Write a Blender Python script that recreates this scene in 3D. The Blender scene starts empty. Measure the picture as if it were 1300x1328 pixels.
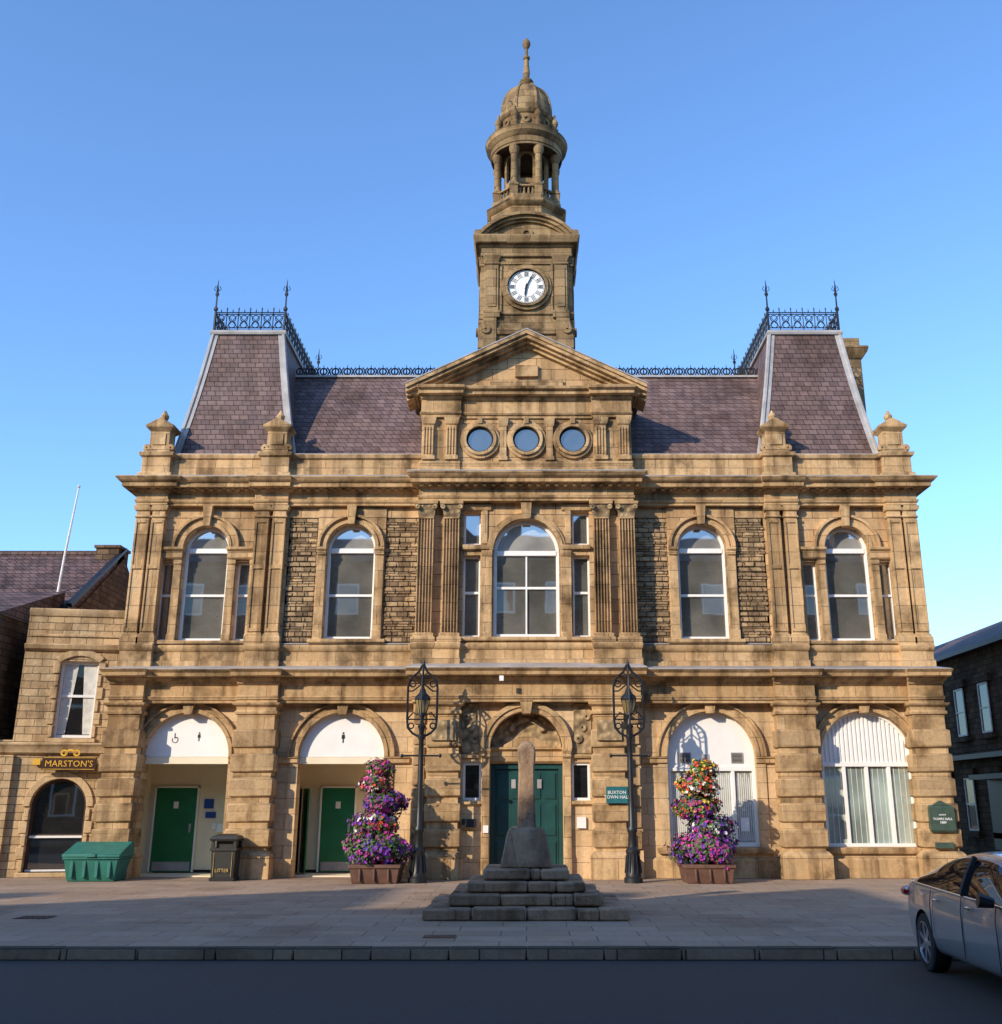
import bpy, bmesh, math, random
from mathutils import Matrix, Vector
random.seed(7)
K=1.13
R=math.radians
scene=bpy.context.scene
# ------------------------------------------------------------------ materials
def newmat(name):
    m=bpy.data.materials.new(name); m.use_nodes=True
    nt=m.node_tree; b=nt.nodes['Principled BSDF']
    return m,nt,b
def N(nt,t,**kw):
    n=nt.nodes.new(t)
    for k,v in kw.items(): setattr(n,k,v)
    return n
def coords(nt,mode='wall'):
    tc=N(nt,'ShaderNodeTexCoord')
    if mode=='flat': return tc.outputs['Object'],tc.outputs['Object']
    s=N(nt,'ShaderNodeSeparateXYZ'); nt.links.new(tc.outputs['Object'],s.inputs[0])
    a=N(nt,'ShaderNodeMath',operation='ADD'); nt.links.new(s.outputs[0],a.inputs[0]); nt.links.new(s.outputs[1],a.inputs[1])
    c=N(nt,'ShaderNodeCombineXYZ'); nt.links.new(a.outputs[0],c.inputs[0]); nt.links.new(s.outputs[2],c.inputs[1])
    return c.outputs[0],tc.outputs['Object']
def noise(nt,vec,scale,detail=6,rough=.6,sc=None,out='Fac'):
    if sc:
        mp=N(nt,'ShaderNodeMapping'); mp.inputs['Scale'].default_value=sc
        nt.links.new(vec,mp.inputs['Vector']); vec=mp.outputs[0]
    n=N(nt,'ShaderNodeTexNoise'); n.inputs['Scale'].default_value=scale
    n.inputs['Detail'].default_value=detail; n.inputs['Roughness'].default_value=rough
    nt.links.new(vec,n.inputs['Vector']); return n.outputs[out]
def ramp(nt,f,p0,c0,p1,c1):
    r=N(nt,'ShaderNodeValToRGB'); e=r.color_ramp.elements
    e[0].position=p0; e[0].color=(*c0,1); e[1].position=p1; e[1].color=(*c1,1)
    nt.links.new(f,r.inputs[0]); return r.outputs[0]
def mul(nt,a,b,fac=1,bt='MULTIPLY'):
    m=N(nt,'ShaderNodeMixRGB',blend_type=bt); m.inputs[0].default_value=fac
    nt.links.new(a,m.inputs[1]); nt.links.new(b,m.inputs[2]); return m.outputs[0]
def bump(nt,b,h,strength,dist,prev=None):
    n=N(nt,'ShaderNodeBump'); n.inputs['Strength'].default_value=strength; n.inputs['Distance'].default_value=dist
    nt.links.new(h,n.inputs['Height'])
    if prev: nt.links.new(prev,n.inputs['Normal'])
    nt.links.new(n.outputs[0],b.inputs['Normal']); return n.outputs[0]
def stone(name,c1,c2,mortar,bw,bh,ms=.006,dirt=.3,grain=.01,streak=.45,mode='wall',rough=.9,bd=.01,patch=.6,off=.5,dp=(.32,.50),warp=0,hue=.4):
    m,nt,b=newmat(name)
    v,o=coords(nt,mode)
    if warp:
        nv=noise(nt,o,2.2,3,.6,None,'Color')
        sb=N(nt,'ShaderNodeVectorMath',operation='SUBTRACT'); nt.links.new(nv,sb.inputs[0]); sb.inputs[1].default_value=(.5,.5,.5)
        sc=N(nt,'ShaderNodeVectorMath',operation='SCALE'); nt.links.new(sb.outputs[0],sc.inputs[0]); sc.inputs['Scale'].default_value=warp
        ad=N(nt,'ShaderNodeVectorMath',operation='ADD'); nt.links.new(v,ad.inputs[0]); nt.links.new(sc.outputs[0],ad.inputs[1]); v=ad.outputs[0]
    br=N(nt,'ShaderNodeTexBrick'); br.inputs['Scale'].default_value=1
    br.inputs['Brick Width'].default_value=bw; br.inputs['Row Height'].default_value=bh
    br.inputs['Mortar Size'].default_value=ms; br.inputs['Mortar Smooth'].default_value=.3
    br.inputs['Color1'].default_value=(*c1,1); br.inputs['Color2'].default_value=(*c2,1); br.inputs['Mortar'].default_value=(*mortar,1)
    br.offset=off
    nt.links.new(v,br.inputs['Vector'])
    col=br.outputs['Color']
    n1=noise(nt,o,patch,8,.62)
    col=mul(nt,col,ramp(nt,n1,dp[0],(dirt,dirt*.94,dirt*.88),dp[1],(1.04,1.02,1)))
    if streak:
        n2=noise(nt,o,1.0,6,.58,(2.8,2.8,.22))
        col=mul(nt,col,ramp(nt,n2,.36,(streak,streak*.95,streak*.9),.52,(1,1,1)))
    n3=noise(nt,o,12,6,.75)
    col=mul(nt,col,ramp(nt,n3,.28,(.76,.75,.74),.72,(1.14,1.13,1.12)))
    n5=noise(nt,o,1.3,4,.6)
    col=mul(nt,col,ramp(nt,n5,.35,(1.10,.95,.80),.65,(1.0,1.02,1.08)),hue)
    nt.links.new(col,b.inputs['Base Color']); b.inputs['Roughness'].default_value=rough
    b.inputs['Specular IOR Level'].default_value=.2
    p=bump(nt,b,br.outputs['Fac'],.8,-bd)
    n4=noise(nt,o,9 if grain>.02 else 26,6,.7)
    bump(nt,b,n4,.8,grain,p)
    return m
def simple(name,c,rough=.6,metal=0,var=.2,ns=6,bd=0,spec=.5,coat=0):
    m,nt,b=newmat(name)
    tc=N(nt,'ShaderNodeTexCoord'); f=noise(nt,tc.outputs['Object'],ns,5,.6)
    lo=tuple(x*(1-var) for x in c); hi=tuple(min(1,x*(1+var)) for x in c)
    nt.links.new(ramp(nt,f,.3,lo,.7,hi),b.inputs['Base Color'])
    b.inputs['Roughness'].default_value=rough; b.inputs['Metallic'].default_value=metal
    b.inputs['Specular IOR Level'].default_value=spec
    if coat: b.inputs['Coat Weight'].default_value=coat; b.inputs['Coat Roughness'].default_value=.03
    if bd: bump(nt,b,f,.6,bd)
    return m
def glassmat(name,base,fac=.3,wav=.03):
    m,nt,b=newmat(name); nt.nodes.remove(b)
    out=nt.nodes['Material Output']
    d=N(nt,'ShaderNodeBsdfDiffuse'); g=N(nt,'ShaderNodeBsdfGlossy'); g.inputs['Roughness'].default_value=.02
    tc=N(nt,'ShaderNodeTexCoord'); f=noise(nt,tc.outputs['Object'],.9,3,.5)
    nt.links.new(ramp(nt,f,.35,tuple(x*.5 for x in base),.65,base),d.inputs['Color'])
    g.inputs['Color'].default_value=(.95,.93,.9,1)
    f2=noise(nt,tc.outputs['Object'],1.6,1,.4)
    bp=N(nt,'ShaderNodeBump'); bp.inputs['Strength'].default_value=wav; bp.inputs['Distance'].default_value=.02
    nt.links.new(f2,bp.inputs['Height']); nt.links.new(bp.outputs[0],g.inputs['Normal'])
    mx=N(nt,'ShaderNodeMixShader'); mx.inputs[0].default_value=fac
    nt.links.new(d.outputs[0],mx.inputs[1]); nt.links.new(g.outputs[0],mx.inputs[2]); nt.links.new(mx.outputs[0],out.inputs[0])
    return m
M_ash=stone('sandstone_ashlar',(.64,.445,.245),(.42,.28,.15),(.17,.115,.07),.85,.34,.010,.42,.006,.58)
M_gf=stone('sandstone_smooth',(.66,.49,.30),(.54,.39,.225),(.28,.2,.12),.9,.39,.006,.6,.004,.7)
M_trim=stone('sandstone_trim',(.60,.42,.23),(.42,.285,.15),(.17,.115,.065),1.05,.5,.006,.33,.006,.5,patch=1.0)
M_rock=stone('sandstone_rockfaced',(.52,.38,.22),(.22,.155,.095),(.08,.058,.04),.31,.14,.014,.5,.06,.7,bd=.04,warp=.06)
M_tow=stone('sandstone_tower_weathered',(.34,.24,.13),(.19,.13,.07),(.1,.07,.045),.7,.33,.008,.35,.008,.55,patch=.9)
M_rust=stone('sandstone_rusticated',(.50,.35,.19),(.37,.255,.14),(.15,.105,.065),1.7,.545,.002,.42,.028,.6,patch=1.3)
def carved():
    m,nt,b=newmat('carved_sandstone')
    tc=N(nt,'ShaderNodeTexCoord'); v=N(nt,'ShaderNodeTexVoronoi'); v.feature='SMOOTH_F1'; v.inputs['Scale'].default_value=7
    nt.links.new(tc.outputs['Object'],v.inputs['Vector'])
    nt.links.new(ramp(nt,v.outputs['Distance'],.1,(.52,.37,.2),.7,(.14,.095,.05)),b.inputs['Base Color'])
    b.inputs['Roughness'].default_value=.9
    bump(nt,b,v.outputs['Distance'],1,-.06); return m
M_carv=carved()
M_slate=stone('roof_slate',(.20,.14,.135),(.125,.088,.088),(.04,.028,.028),.26,.17,.010,.65,.005,.75,rough=.6,bd=.02,patch=.6)
M_slate2=stone('roof_slate_old',(.18,.12,.115),(.10,.07,.07),(.035,.025,.025),.26,.18,.014,.5,.006,.65,rough=.65,bd=.03,patch=.9)
M_lead=simple('lead_sheet',(.34,.32,.31),.55,0,.25,2,.004)
M_white=simple('white_paint',(.82,.80,.77),.45,0,.04,3)
M_cream=simple('cream_paint',(.78,.67,.49),.6,0,.07,1.5)
M_green=simple('green_door_paint',(.012,.15,.055),.35,0,.2,2)
M_teal=simple('dark_teal_door_paint',(.014,.06,.058),.35,0,.25,2)
M_glass=glassmat('window_glass',(.20,.19,.165),.36)
M_glassl=glassmat('window_glass_arch_sky_tint',(.50,.49,.45),.36)  # pale base colour paints reflected sky light into the arched panes
M_glasso=glassmat('oculus_glass',(.07,.08,.08),.22)
M_glassd=glassmat('window_glass_dark',(.02,.02,.02),.2)
M_glassc=glassmat('window_glass_blind',(.40,.48,.43),.2)
M_glassw=glassmat('window_glass_curtain',(.55,.55,.5),.2)
M_iron=simple('black_ironwork',(.012,.013,.016),.45,0,.3,8)
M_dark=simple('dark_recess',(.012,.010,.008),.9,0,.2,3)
M_brown=simple('timber_brown',(.06,.03,.018),.6)
M_pub=stone('pub_stone',(.62,.46,.27),(.40,.285,.16),(.17,.13,.08),.5,.2,.010,.5,.03,.7,bd=.02,warp=.03)
M_dstone=stone('dark_gritstone',(.18,.125,.08),(.09,.063,.042),(.04,.03,.022),.42,.19,.012,.5,.03,.7,bd=.02,warp=.03)
M_pave=stone('paving_slabs',(.40,.30,.22),(.32,.24,.175),(.16,.12,.09),1.0,.62,.010,.62,.005,0,mode='flat',rough=.8,bd=.006,patch=.35,off=.37)
M_kerb=stone('kerb_stone',(.42,.33,.24),(.31,.24,.18),(.08,.07,.05),.9,3,.012,.6,.01,0)
M_cross=stone('old_gritstone',(.40,.28,.19),(.25,.175,.12),(.08,.06,.05),1.1,3,.004,.45,.05,.6,patch=2.0)
M_asph=simple('asphalt',(.046,.038,.031),.85,0,.35,60,.004)
# ------------------------------------------------------------------ mesh builder
def parent(name):
    e=bpy.data.objects.new(name,None); scene.collection.objects.link(e); e.empty_display_size=.3; return e
class Part:
    allp=[]
    def __init__(s,name,mat,par=None,bevel=0,smooth=30):
        s.name=name; s.mats=mat if isinstance(mat,list) else [mat]; s.par=par; s.v=[]; s.f=[]; s.mi=[]; s.M=Matrix(); s.bevel=bevel; s.smooth=smooth; s.cur=0
        Part.allp.append(s)
    def add(s,vs,fs):
        o=len(s.v); s.v+= [s.M@Vector(v) for v in vs]; s.f+=[tuple(i+o for i in f) for f in fs]; s.mi+=[s.cur]*len(fs)
    def box(s,x0,x1,y0,y1,z0,z1):
        s.add([(x0,y0,z0),(x1,y0,z0),(x1,y1,z0),(x0,y1,z0),(x0,y0,z1),(x1,y0,z1),(x1,y1,z1),(x0,y1,z1)],
              [(0,1,2,3),(4,7,6,5),(0,4,5,1),(1,5,6,2),(2,6,7,3),(3,7,4,0)])
    def quad(s,a,b,c,d): s.add([a,b,c,d],[(0,1,2,3)])
    def loft(s,x0,x1,yf,yb,pts,back=0,fx=1):
        vs=[];fs=[]
        for z,p in pts:
            q=p*fx; bb=yb+(p if back else 0)
            vs+=[(x0-q,yf-p,z),(x1+q,yf-p,z),(x1+q,bb,z),(x0-q,bb,z)]
        n=len(pts)
        for i in range(n-1):
            for j in range(4):
                a=i*4+j; b=i*4+(j+1)%4; fs.append((a,b,b+4,a+4))
        fs.append((3,2,1,0)); e=(n-1)*4; fs.append((e,e+1,e+2,e+3)); s.add(vs,fs)
    def prism(s,poly,y0,y1):
        n=len(poly); vs=[(x,y0,z) for x,z in poly]+[(x,y1,z) for x,z in poly]
        fs=[tuple(range(n)),tuple(range(2*n-1,n-1,-1))]+[(i,i+n,(i+1)%n+n,(i+1)%n) for i in range(n)]
        s.add(vs,fs)
    def prismx(s,poly,x0,x1):
        n=len(poly); vs=[(x0,y,z) for y,z in poly]+[(x1,y,z) for y,z in poly]
        fs=[tuple(range(n)),tuple(range(2*n-1,n-1,-1))]+[(i,i+n,(i+1)%n+n,(i+1)%n) for i in range(n)]
        s.add(vs,fs)
    def lathe(s,cx,cy,prof,n=16,ph=0):
        vs=[];fs=[]
        for r,z in prof:
            for i in range(n):
                a=ph+2*math.pi*i/n; vs.append((cx+r*math.cos(a),cy+r*math.sin(a),z))
        m=len(prof)
        for k in range(m-1):
            for i in range(n):
                j=(i+1)%n; fs.append((k*n+i,k*n+j,(k+1)*n+j,(k+1)*n+i))
        fs.append(tuple(range(n-1,-1,-1))); fs.append(tuple((m-1)*n+i for i in range(n)))
        s.add(vs,fs)
    def tube(s,pts,r,n=5,closed=False):
        pts=[Vector(p) for p in pts]; m=len(pts); vs=[];fs=[]
        for i,p in enumerate(pts):
            if closed: t=pts[(i+1)%m]-pts[i-1]
            else: t=pts[min(i+1,m-1)]-pts[max(i-1,0)]
            if t.length<1e-9: t=Vector((0,0,1))
            t.normalize(); u=t.cross(Vector((0,1,0)))
            if u.length<.1: u=t.cross(Vector((1,0,0)))
            u.normalize(); w=t.cross(u)
            rr=r[i] if isinstance(r,(list,tuple)) else r
            for k in range(n):
                a=2*math.pi*k/n; vs.append(p+u*math.cos(a)*rr+w*math.sin(a)*rr)
        for i in range(m if closed else m-1):
            j=(i+1)%m
            for k in range(n):
                l=(k+1)%n; fs.append((i*n+k,i*n+l,j*n+l,j*n+k))
        if not closed: fs.append(tuple(range(n))); fs.append(tuple((m-1)*n+k for k in range(n-1,-1,-1)))
        s.add(vs,fs)
    def ring(s,cx,cz,r0,r1,yf,yb,a0=0,a1=180,n=20):
        vs=[];fs=[]
        for i in range(n+1):
            a=R(a0+(a1-a0)*i/n); c,d=math.cos(a),math.sin(a)
            vs+=[(cx+r0*c,yf,cz+r0*d),(cx+r1*c,yf,cz+r1*d),(cx+r1*c,yb,cz+r1*d),(cx+r0*c,yb,cz+r0*d)]
        for i in range(n):
            for j in range(4):
                a=i*4+j;b=i*4+(j+1)%4; fs.append((a,b,b+4,a+4))
        if abs(a1-a0)<359: fs.append((0,1,2,3)); e=n*4; fs.append((e+3,e+2,e+1,e))
        s.add(vs,fs)
    def disc(s,cx,cz,r,y,n=32):
        s.add([(cx+r*math.cos(2*math.pi*i/n),y,cz+r*math.sin(2*math.pi*i/n)) for i in range(n)],[tuple(range(n))])
    def archpoly(s,cx,hw,za,zb,y,n=20):
        s.add([(cx-hw,y,za),(cx+hw,y,za)]+[(cx+hw*math.cos(math.pi*i/n),y,zb+hw*math.sin(math.pi*i/n)) for i in range(n+1)],[tuple(range(n+3))])
    def wall(s,x0,x1,z0,z1,y,dep,cols):
        def q(a,b,c,d):
            if b-a>1e-4 and d-c>1e-4: s.quad((a,y,c),(b,y,c),(b,y,d),(a,y,d))
        x=x0
        for cx,hw,ops in cols:
            l,r=cx-hw,cx+hw; q(x,l,z0,z1); z=z0
            for k,(za,zb,ar) in enumerate(ops):
                q(l,r,z,za)
                if za>z0+.01: s.quad((l,y,za),(r,y,za),(r,y+dep,za),(l,y+dep,za))
                for xx in (l,r): s.quad((xx,y,za),(xx,y,zb),(xx,y+dep,zb),(xx,y+dep,za))
                if ar:
                    zt=ops[k+1][0] if k+1<len(ops) else z1; n=20
                    pt=[(cx-hw*math.cos(math.pi*i/n),zb+hw*math.sin(math.pi*i/n)) for i in range(n+1)]
                    for i in range(n):
                        (xa,ya),(xb,yb2)=pt[i],pt[i+1]
                        s.quad((xa,y,ya),(xb,y,yb2),(xb,y,zt),(xa,y,zt))
                        s.quad((xa,y,ya),(xb,y,yb2),(xb,y+dep,yb2),(xa,y+dep,ya))
                    z=zt
                else:
                    s.quad((l,y,zb),(r,y,zb),(r,y+dep,zb),(l,y+dep,zb)); z=zb
            q(l,r,z,z1); x=r
        q(x,x1,z0,z1)
    def text(s,body,x,y,z,size,rotz=0):
        cu=bpy.data.curves.new('t','FONT'); cu.body=body; cu.size=size; cu.align_x='CENTER'; cu.align_y='CENTER'; cu.extrude=.004; cu.resolution_u=2
        ob=bpy.data.objects.new('t',cu); scene.collection.objects.link(ob)
        bpy.context.view_layer.update()
        me=bpy.data.meshes.new_from_object(ob.evaluated_get(bpy.context.evaluated_depsgraph_get()))
        old=s.M; s.M=old@Matrix.Translation((x,y,z))@Matrix.Rotation(rotz,4,'Z')@Matrix.Rotation(R(90),4,'X')
        s.add([v.co[:] for v in me.vertices],[tuple(p.vertices) for p in me.polygons]); s.M=old
        bpy.data.objects.remove(ob); bpy.data.curves.remove(cu); bpy.data.meshes.remove(me)
    def finish(s):
        if not s.v: return
        me=bpy.data.meshes.new(s.name); me.from_pydata([tuple(v*K) for v in s.v],[],s.f)
        for m in s.mats: me.materials.append(m)
        me.polygons.foreach_set('material_index',s.mi)
        bm=bmesh.new(); bm.from_mesh(me); bmesh.ops.recalc_face_normals(bm,faces=bm.faces); bm.to_mesh(me); bm.free()
        if s.smooth:
            me.polygons.foreach_set('use_smooth',[True]*len(me.polygons))
            try: me.set_sharp_from_angle(angle=R(s.smooth))
            except Exception: pass
        ob=bpy.data.objects.new(s.name,me); scene.collection.objects.link(ob)
        if s.par: ob.parent=s.par
        if s.bevel:
            b=ob.modifiers.new('bevel','BEVEL'); b.width=s.bevel; b.segments=1; b.limit_method='ANGLE'; b.angle_limit=R(40)
        s.ob=ob
        return ob
# ================================================================== TOWN HALL
TH=parent('town_hall')
ash=Part('upper_storey_walls',M_ash,TH); gf=Part('ground_floor_walls',M_gf,TH); trim=Part('stone_trim',M_trim,TH,.012)
rock=Part('rockfaced_walls',M_rock,TH); rust=Part('rusticated_piers',M_rust,TH,.02); carv=Part('carved_panels',M_carv,TH)
slate=Part('slate_roof',M_slate,TH); lead=Part('lead_flashings',M_lead,TH); white=Part('white_window_frames',M_white,TH,.004)
gl=Part('window_glass',M_glass,TH,smooth=0); gla=Part('arched_window_glass',M_glassl,TH,smooth=0); gld=Part('dark_glass',M_glassd,TH,smooth=0)
glc=Part('blind_glass',M_glassc,TH,smooth=0); glw=Part('curtain_glass',M_glassw,TH,smooth=0); glo=Part('oculus_glass',M_glasso,TH,smooth=0)
iron=Part('iron_cresting',M_iron,TH); cream=Part('cream_lobby_walls',M_cream,TH); green=Part('green_doors',M_green,TH,.004)
teal=Part('entrance_door',M_teal,TH,.006); dark=Part('dark_interiors',M_dark,TH); brown=Part('timber_door_frame',M_brown,TH)
rj=random.Random(5)
# --- ground floor
def rpier(x0,x1,yf,yb,z0,z1,per=.545,blk=.42,proj=.062):
    trim.loft(x0,x1,yf,yb,[(z0,.12),(z0+.5,.12),(z0+.58,.05),(z0+.6,0),(z1-.28,0),(z1-.26,.05),(z1-.2,.06),(z1-.17,.02),(z1-.1,.03),(z1-.05,.1),(z1,.12)])
    z=z0+.66
    while z+blk<z1-.25:
        pr=proj+rj.uniform(-.006,.006)
        rust.loft(x0,x1,yf,yb,[(z,.0),(z+.025,pr),(z+blk-.025,pr),(z+blk,.0)])
        z+=per
for sx in (-1,1):
    for a,b in ((8.98,9.72),(5.84,6.72)):
        x0,x1=sorted((sx*a,sx*b)); rpier(x0+.0,x1,-.42,.3,0,3.86)
    x0,x1=sorted((sx*1.55,sx*2.25)); rpier(x0,x1,-.52,0,0,3.86)
    x0,x1=sorted((sx*2.34,sx*2.62))
    for k in range(7): rust.box(x0,x1,-.35,0,.62+k*.46,.62+k*.46+.41)
# bay walls
gf.wall(-9.6,-6.2,0,3.9,0,.35,[(-7.95,1.0,[(0,2.66,True)])])
gf.wall(-6.2,-2.4,0,3.9,0,.35,[(-4.32,1.0,[(0,2.66,True)])])
gf.wall(2.4,6.2,0,3.9,0,.35,[(4.32,1.03,[(.66,2.66,True)])])
gf.wall(6.2,9.6,0,3.9,0,.35,[(7.95,1.08,[(.66,2.62,True)])])
gf.wall(-2.64,2.64,0,3.9,-.3,.4,[(-1.25,.21,[(1.68,2.52,False)]),(0,.84,[(0,2.82,True)]),(1.25,.21,[(1.68,2.52,False)])])
gf.box(-2.64,-2.40,-.298,.3,0,3.88); gf.box(2.40,2.64,-.298,.3,0,3.88)
for cx,r,zs in ((-7.95,1.0,2.66),(-4.32,1.0,2.66),(4.32,1.03,2.66),(7.95,1.08,2.62)):
    trim.ring(cx,zs,r+.003,r+.10,-.09,.1,n=28); trim.ring(cx,zs,r+.10,r+.2,-.06,.1,n=28); trim.ring(cx,zs,r+.2,r+.25,-.12,.1,n=28)
    trim.prism([(cx-.09,zs+r-.05),(cx+.09,zs+r-.05),(cx+.14,3.88),(cx-.14,3.88)],-.2,.1)
    for s2 in (-1,1):
        a=cx+s2*(r+.003); b=cx+s2*(r+.6); x0,x1=sorted((a,b))
        trim.loft(x0,x1,-.05,.1,[(zs-.16,0),(zs-.14,.03),(zs-.05,.03),(zs-.03,.07),(zs,.07)],fx=0)
        x0,x1=sorted((a,cx+s2*(r+.22)));
        gf.box(x0,x1,-.04,.1,.0 if cx<0 else .66,zs-.17)
    if cx>0:
        trim.loft(cx-r-.25,cx+r+.25,-.06,.1,[(.52,.02),(.6,.06),(.655,.06)])
for x0,x1 in ((-9.5,-8.96),(-6.94,-5.33),(-3.31,-2.66),(2.66,9.5)):
    trim.loft(x0,x1,-.07,.1,[(0,0),(.38,0),(.44,-.05)],fx=0)
# GF left lobbies
def lobby(x0,x1):
    cream.box(x0-.25,x1+.25,1.45,1.55,0,3.0)
    cream.box(x0-.35,x0-.25,.352,1.5,0,3.0); cream.box(x1+.25,x1+.35,.352,1.5,0,3.0)
    cream.box(x0-.3,x1+.3,.353,1.5,2.68,2.8)
    cream.box(x0-.3,x1+.3,.35,1.5,.002,.03)
for cx in (-7.95,-4.32):
    lobby(cx-1,cx+1)
    white.prism([(cx-1,2.66),(cx+1,2.66)]+[(cx+1*math.cos(math.pi*i/24),2.66+1*math.sin(math.pi*i/24)) for i in range(1,24)],.1,.2)
    cream.box(cx-.998,cx+.998,.08,.35,2.50,2.655)
    dark.box(cx-.998,cx+.998,1.44,1.449,.03,.10)
def door(P,x0,x1,y,z1,par=None):
    P.box(x0,x1,y-.05,y,.05,z1)
door(green,-9.02,-8.02,1.44,1.98); door(green,-4.98,-4.18,1.44,1.98)
for a,b in ((-9.02,-8.02),(-4.98,-4.18)):
    white.box(a-.04,a,1.36,1.44,.05,2.02); white.box(b,b+.04,1.36,1.44,.05,2.02); white.box(a-.04,b+.04,1.36,1.44,1.98,2.02)
    lead.box(a+.05,b-.05,1.375,1.389,.08,.28); lead.box(b-.14,b-.09,1.35,1.389,.95,1.15)
    white.box((a+b)/2-.06,(a+b)/2+.06,1.38,1.389,1.5,1.66)
green.box(-6.99,-6.95,.55,1.2,.05,1.98) ; green.box(-6.71,-6.69,.5,1.3,.05,1.98)
brown.box(-5.57,-5.50,.45,1.3,.03,2.02); dark.box(-5.5,-5.46,.5,1.3,.05,1.96)
green.M=Matrix.Translation((-5.42,1.38,0))@Matrix.Rotation(R(-70),4,'Z'); green.box(0,.75,-.02,.02,.05,1.96); green.M=Matrix()
blue=Part('door_signs',[simple('sign_blue',(.01,.06,.3),.4),simple('sign_teal',(.02,.13,.15),.4),simple('sign_bronze_green',(.07,.11,.08),.45,.3),M_white],TH)
blue.box(-7.85,-7.62,1.42,1.448,1.5,1.72); blue.box(-7.8,-7.55,1.42,1.448,1.28,1.42)
blue.cur=3; blue.box(-7.5,-7.3,1.40,1.448,.95,1.15); blue.box(-7.62,-7.52,1.42,1.448,1.02,1.16)
txt=Part('sign_lettering',[M_iron,M_white],TH,smooth=0)
def person(x,y,z,h):
    txt.disc(x,z+h*.42,h*.1,y,12); txt.prism([(x-.18*h,z-.1*h),(x+.18*h,z-.1*h),(x+.13*h,z+.28*h),(x-.13*h,z+.28*h)],y,y+.004); txt.box(x-.06*h,x-.01*h,y,y+.004,z-.5*h,z-.1*h); txt.box(x+.01*h,x+.06*h,y,y+.004,z-.5*h,z-.1*h)
person(-7.72,.093,3.12,.2); person(-4.32,.093,3.1,.24)
txt.ring(-8.28,3.05,.06,.075,.093,.097,150,400,14); txt.box(-8.30,-8.28,.093,.097,3.08,3.2); txt.box(-8.30,-8.22,.093,.097,3.09,3.11)
# GF right windows
def arcpanel(P,cx,r,z0,zs,y0,y1):
    P.prism([(cx-r,z0),(cx+r,z0)]+[(cx+r*math.cos(math.pi*i/28),zs+r*math.sin(math.pi*i/28)) for i in range(0,29)],y0,y1)
arcpanel(white,4.32,1.03,2.42,2.66,.12,.2)
for x in (3.72,4.94):
    lead.box(x-.14,x+.14,.10,.119,2.52,2.76)
    for k in range(7): dark.box(x-.12,x+.12,.094,.0995,2.54+k*.03,2.555+k*.03)
lead.box(4.12,4.28,.10,.119,2.52,2.72)
for a in (3.29,3.82,4.78,5.27): white.box(a,a+.08,.1,.2,.67,2.42)
white.box(3.29,5.35,.095,.2,2.34,2.44); white.box(3.29,5.35,.095,.2,.665,.76); 
glw.quad((3.35,.17,.7),(5.3,.17,.7),(5.3,.17,2.36),(3.35,.17,2.36))
curt=Part('net_curtain_folds',simple('net_curtain',(.66,.65,.6),.8,0,.1,5),TH)
for k in range(40):
    x=3.4+k*.047; curt.box(x,x+.02,.164,.168,.8,2.3-.05*(k%3))
blue.cur=3
for x in (3.95,5.05): blue.box(x-.1,x+.1,.15,.16,1.0,1.3)
arcpanel(white,7.95,1.08,2.5,2.62,.14,.2)
for k in range(-10,11):
    x=7.95+k*.1; h=math.sqrt(max(0,1.05**2-(k*.1)**2)); white.box(x-.028,x+.028,.11,.139,2.52,2.62+h-.04)
white.ring(7.95,2.62,1.02,1.08,.08,.2,n=28)
for a in (6.87,7.38,7.91,8.43,8.95): white.box(a,a+.08,.1,.2,.67,2.5)
white.box(6.87,9.03,.09,.2,2.44,2.54); white.box(6.87,9.03,.09,.2,.665,.74)
glc.quad((6.9,.17,.7),(9.0,.17,.7),(9.0,.17,2.46),(6.9,.17,2.46))
for k in range(16):
    x=6.97+k*.125; curt.box(x,x+.012,.164,.168,.74,2.44)
# centre door
trim.ring(0,2.82,.843,.95,-.42,-.2,n=28); trim.ring(0,2.82,.95,1.06,-.46,-.2,n=28)
for s2 in (-1,1):
    x0,x1=sorted((s2*.843,s2*1.02)); trim.loft(x0,x1,-.4,-.2,[(0,.02),(.5,.02),(.55,0),(2.6,0),(2.64,.05),(2.7,.03),(2.78,.08),(2.82,.08)],fx=.3)
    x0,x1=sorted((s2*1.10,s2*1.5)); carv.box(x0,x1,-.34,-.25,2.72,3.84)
    trim.box(x0,x1,-.37,-.25,2.62,2.70)
    c=s2*1.25
    white.box(c-.21,c-.16,-.25,-.1,1.68,2.52); white.box(c+.16,c+.21,-.25,-.1,1.68,2.52); white.box(c-.16,c+.16,-.25,-.1,1.68,1.74); white.box(c-.16,c+.16,-.25,-.1,2.46,2.52)
    gld.quad((c-.2,-.16,1.7),(c+.2,-.16,1.7),(c+.2,-.16,2.5),(c-.2,-.16,2.5))
    trim.loft(c-.26,c+.26,-.32,-.1,[(1.56,0),(1.6,.06),(1.67,.06)])
    for k in range(3):
        cx=s2*(1.2+.1*k); carv.ring(cx,3.05+.25*k,.03,.1-.01*k,-.38,-.3,0,360,14)
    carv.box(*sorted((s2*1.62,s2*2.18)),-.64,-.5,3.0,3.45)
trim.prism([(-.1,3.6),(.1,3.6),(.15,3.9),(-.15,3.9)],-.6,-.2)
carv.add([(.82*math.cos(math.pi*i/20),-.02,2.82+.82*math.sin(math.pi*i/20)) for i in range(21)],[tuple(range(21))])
trim.loft(-.84,.84,-.08,.1,[(2.5,0),(2.55,.06),(2.78,.06),(2.82,.14),(2.86,.14)],fx=0)
trim.prism([(-.62,2.87),(.62,2.87),(0,3.2)],-.14,0)
carv.ring(0,3.1,.35,.45,-.1,-.02,20,160,14)
gf.box(-.86,.86,.10,.3,0,3.9)
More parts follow.
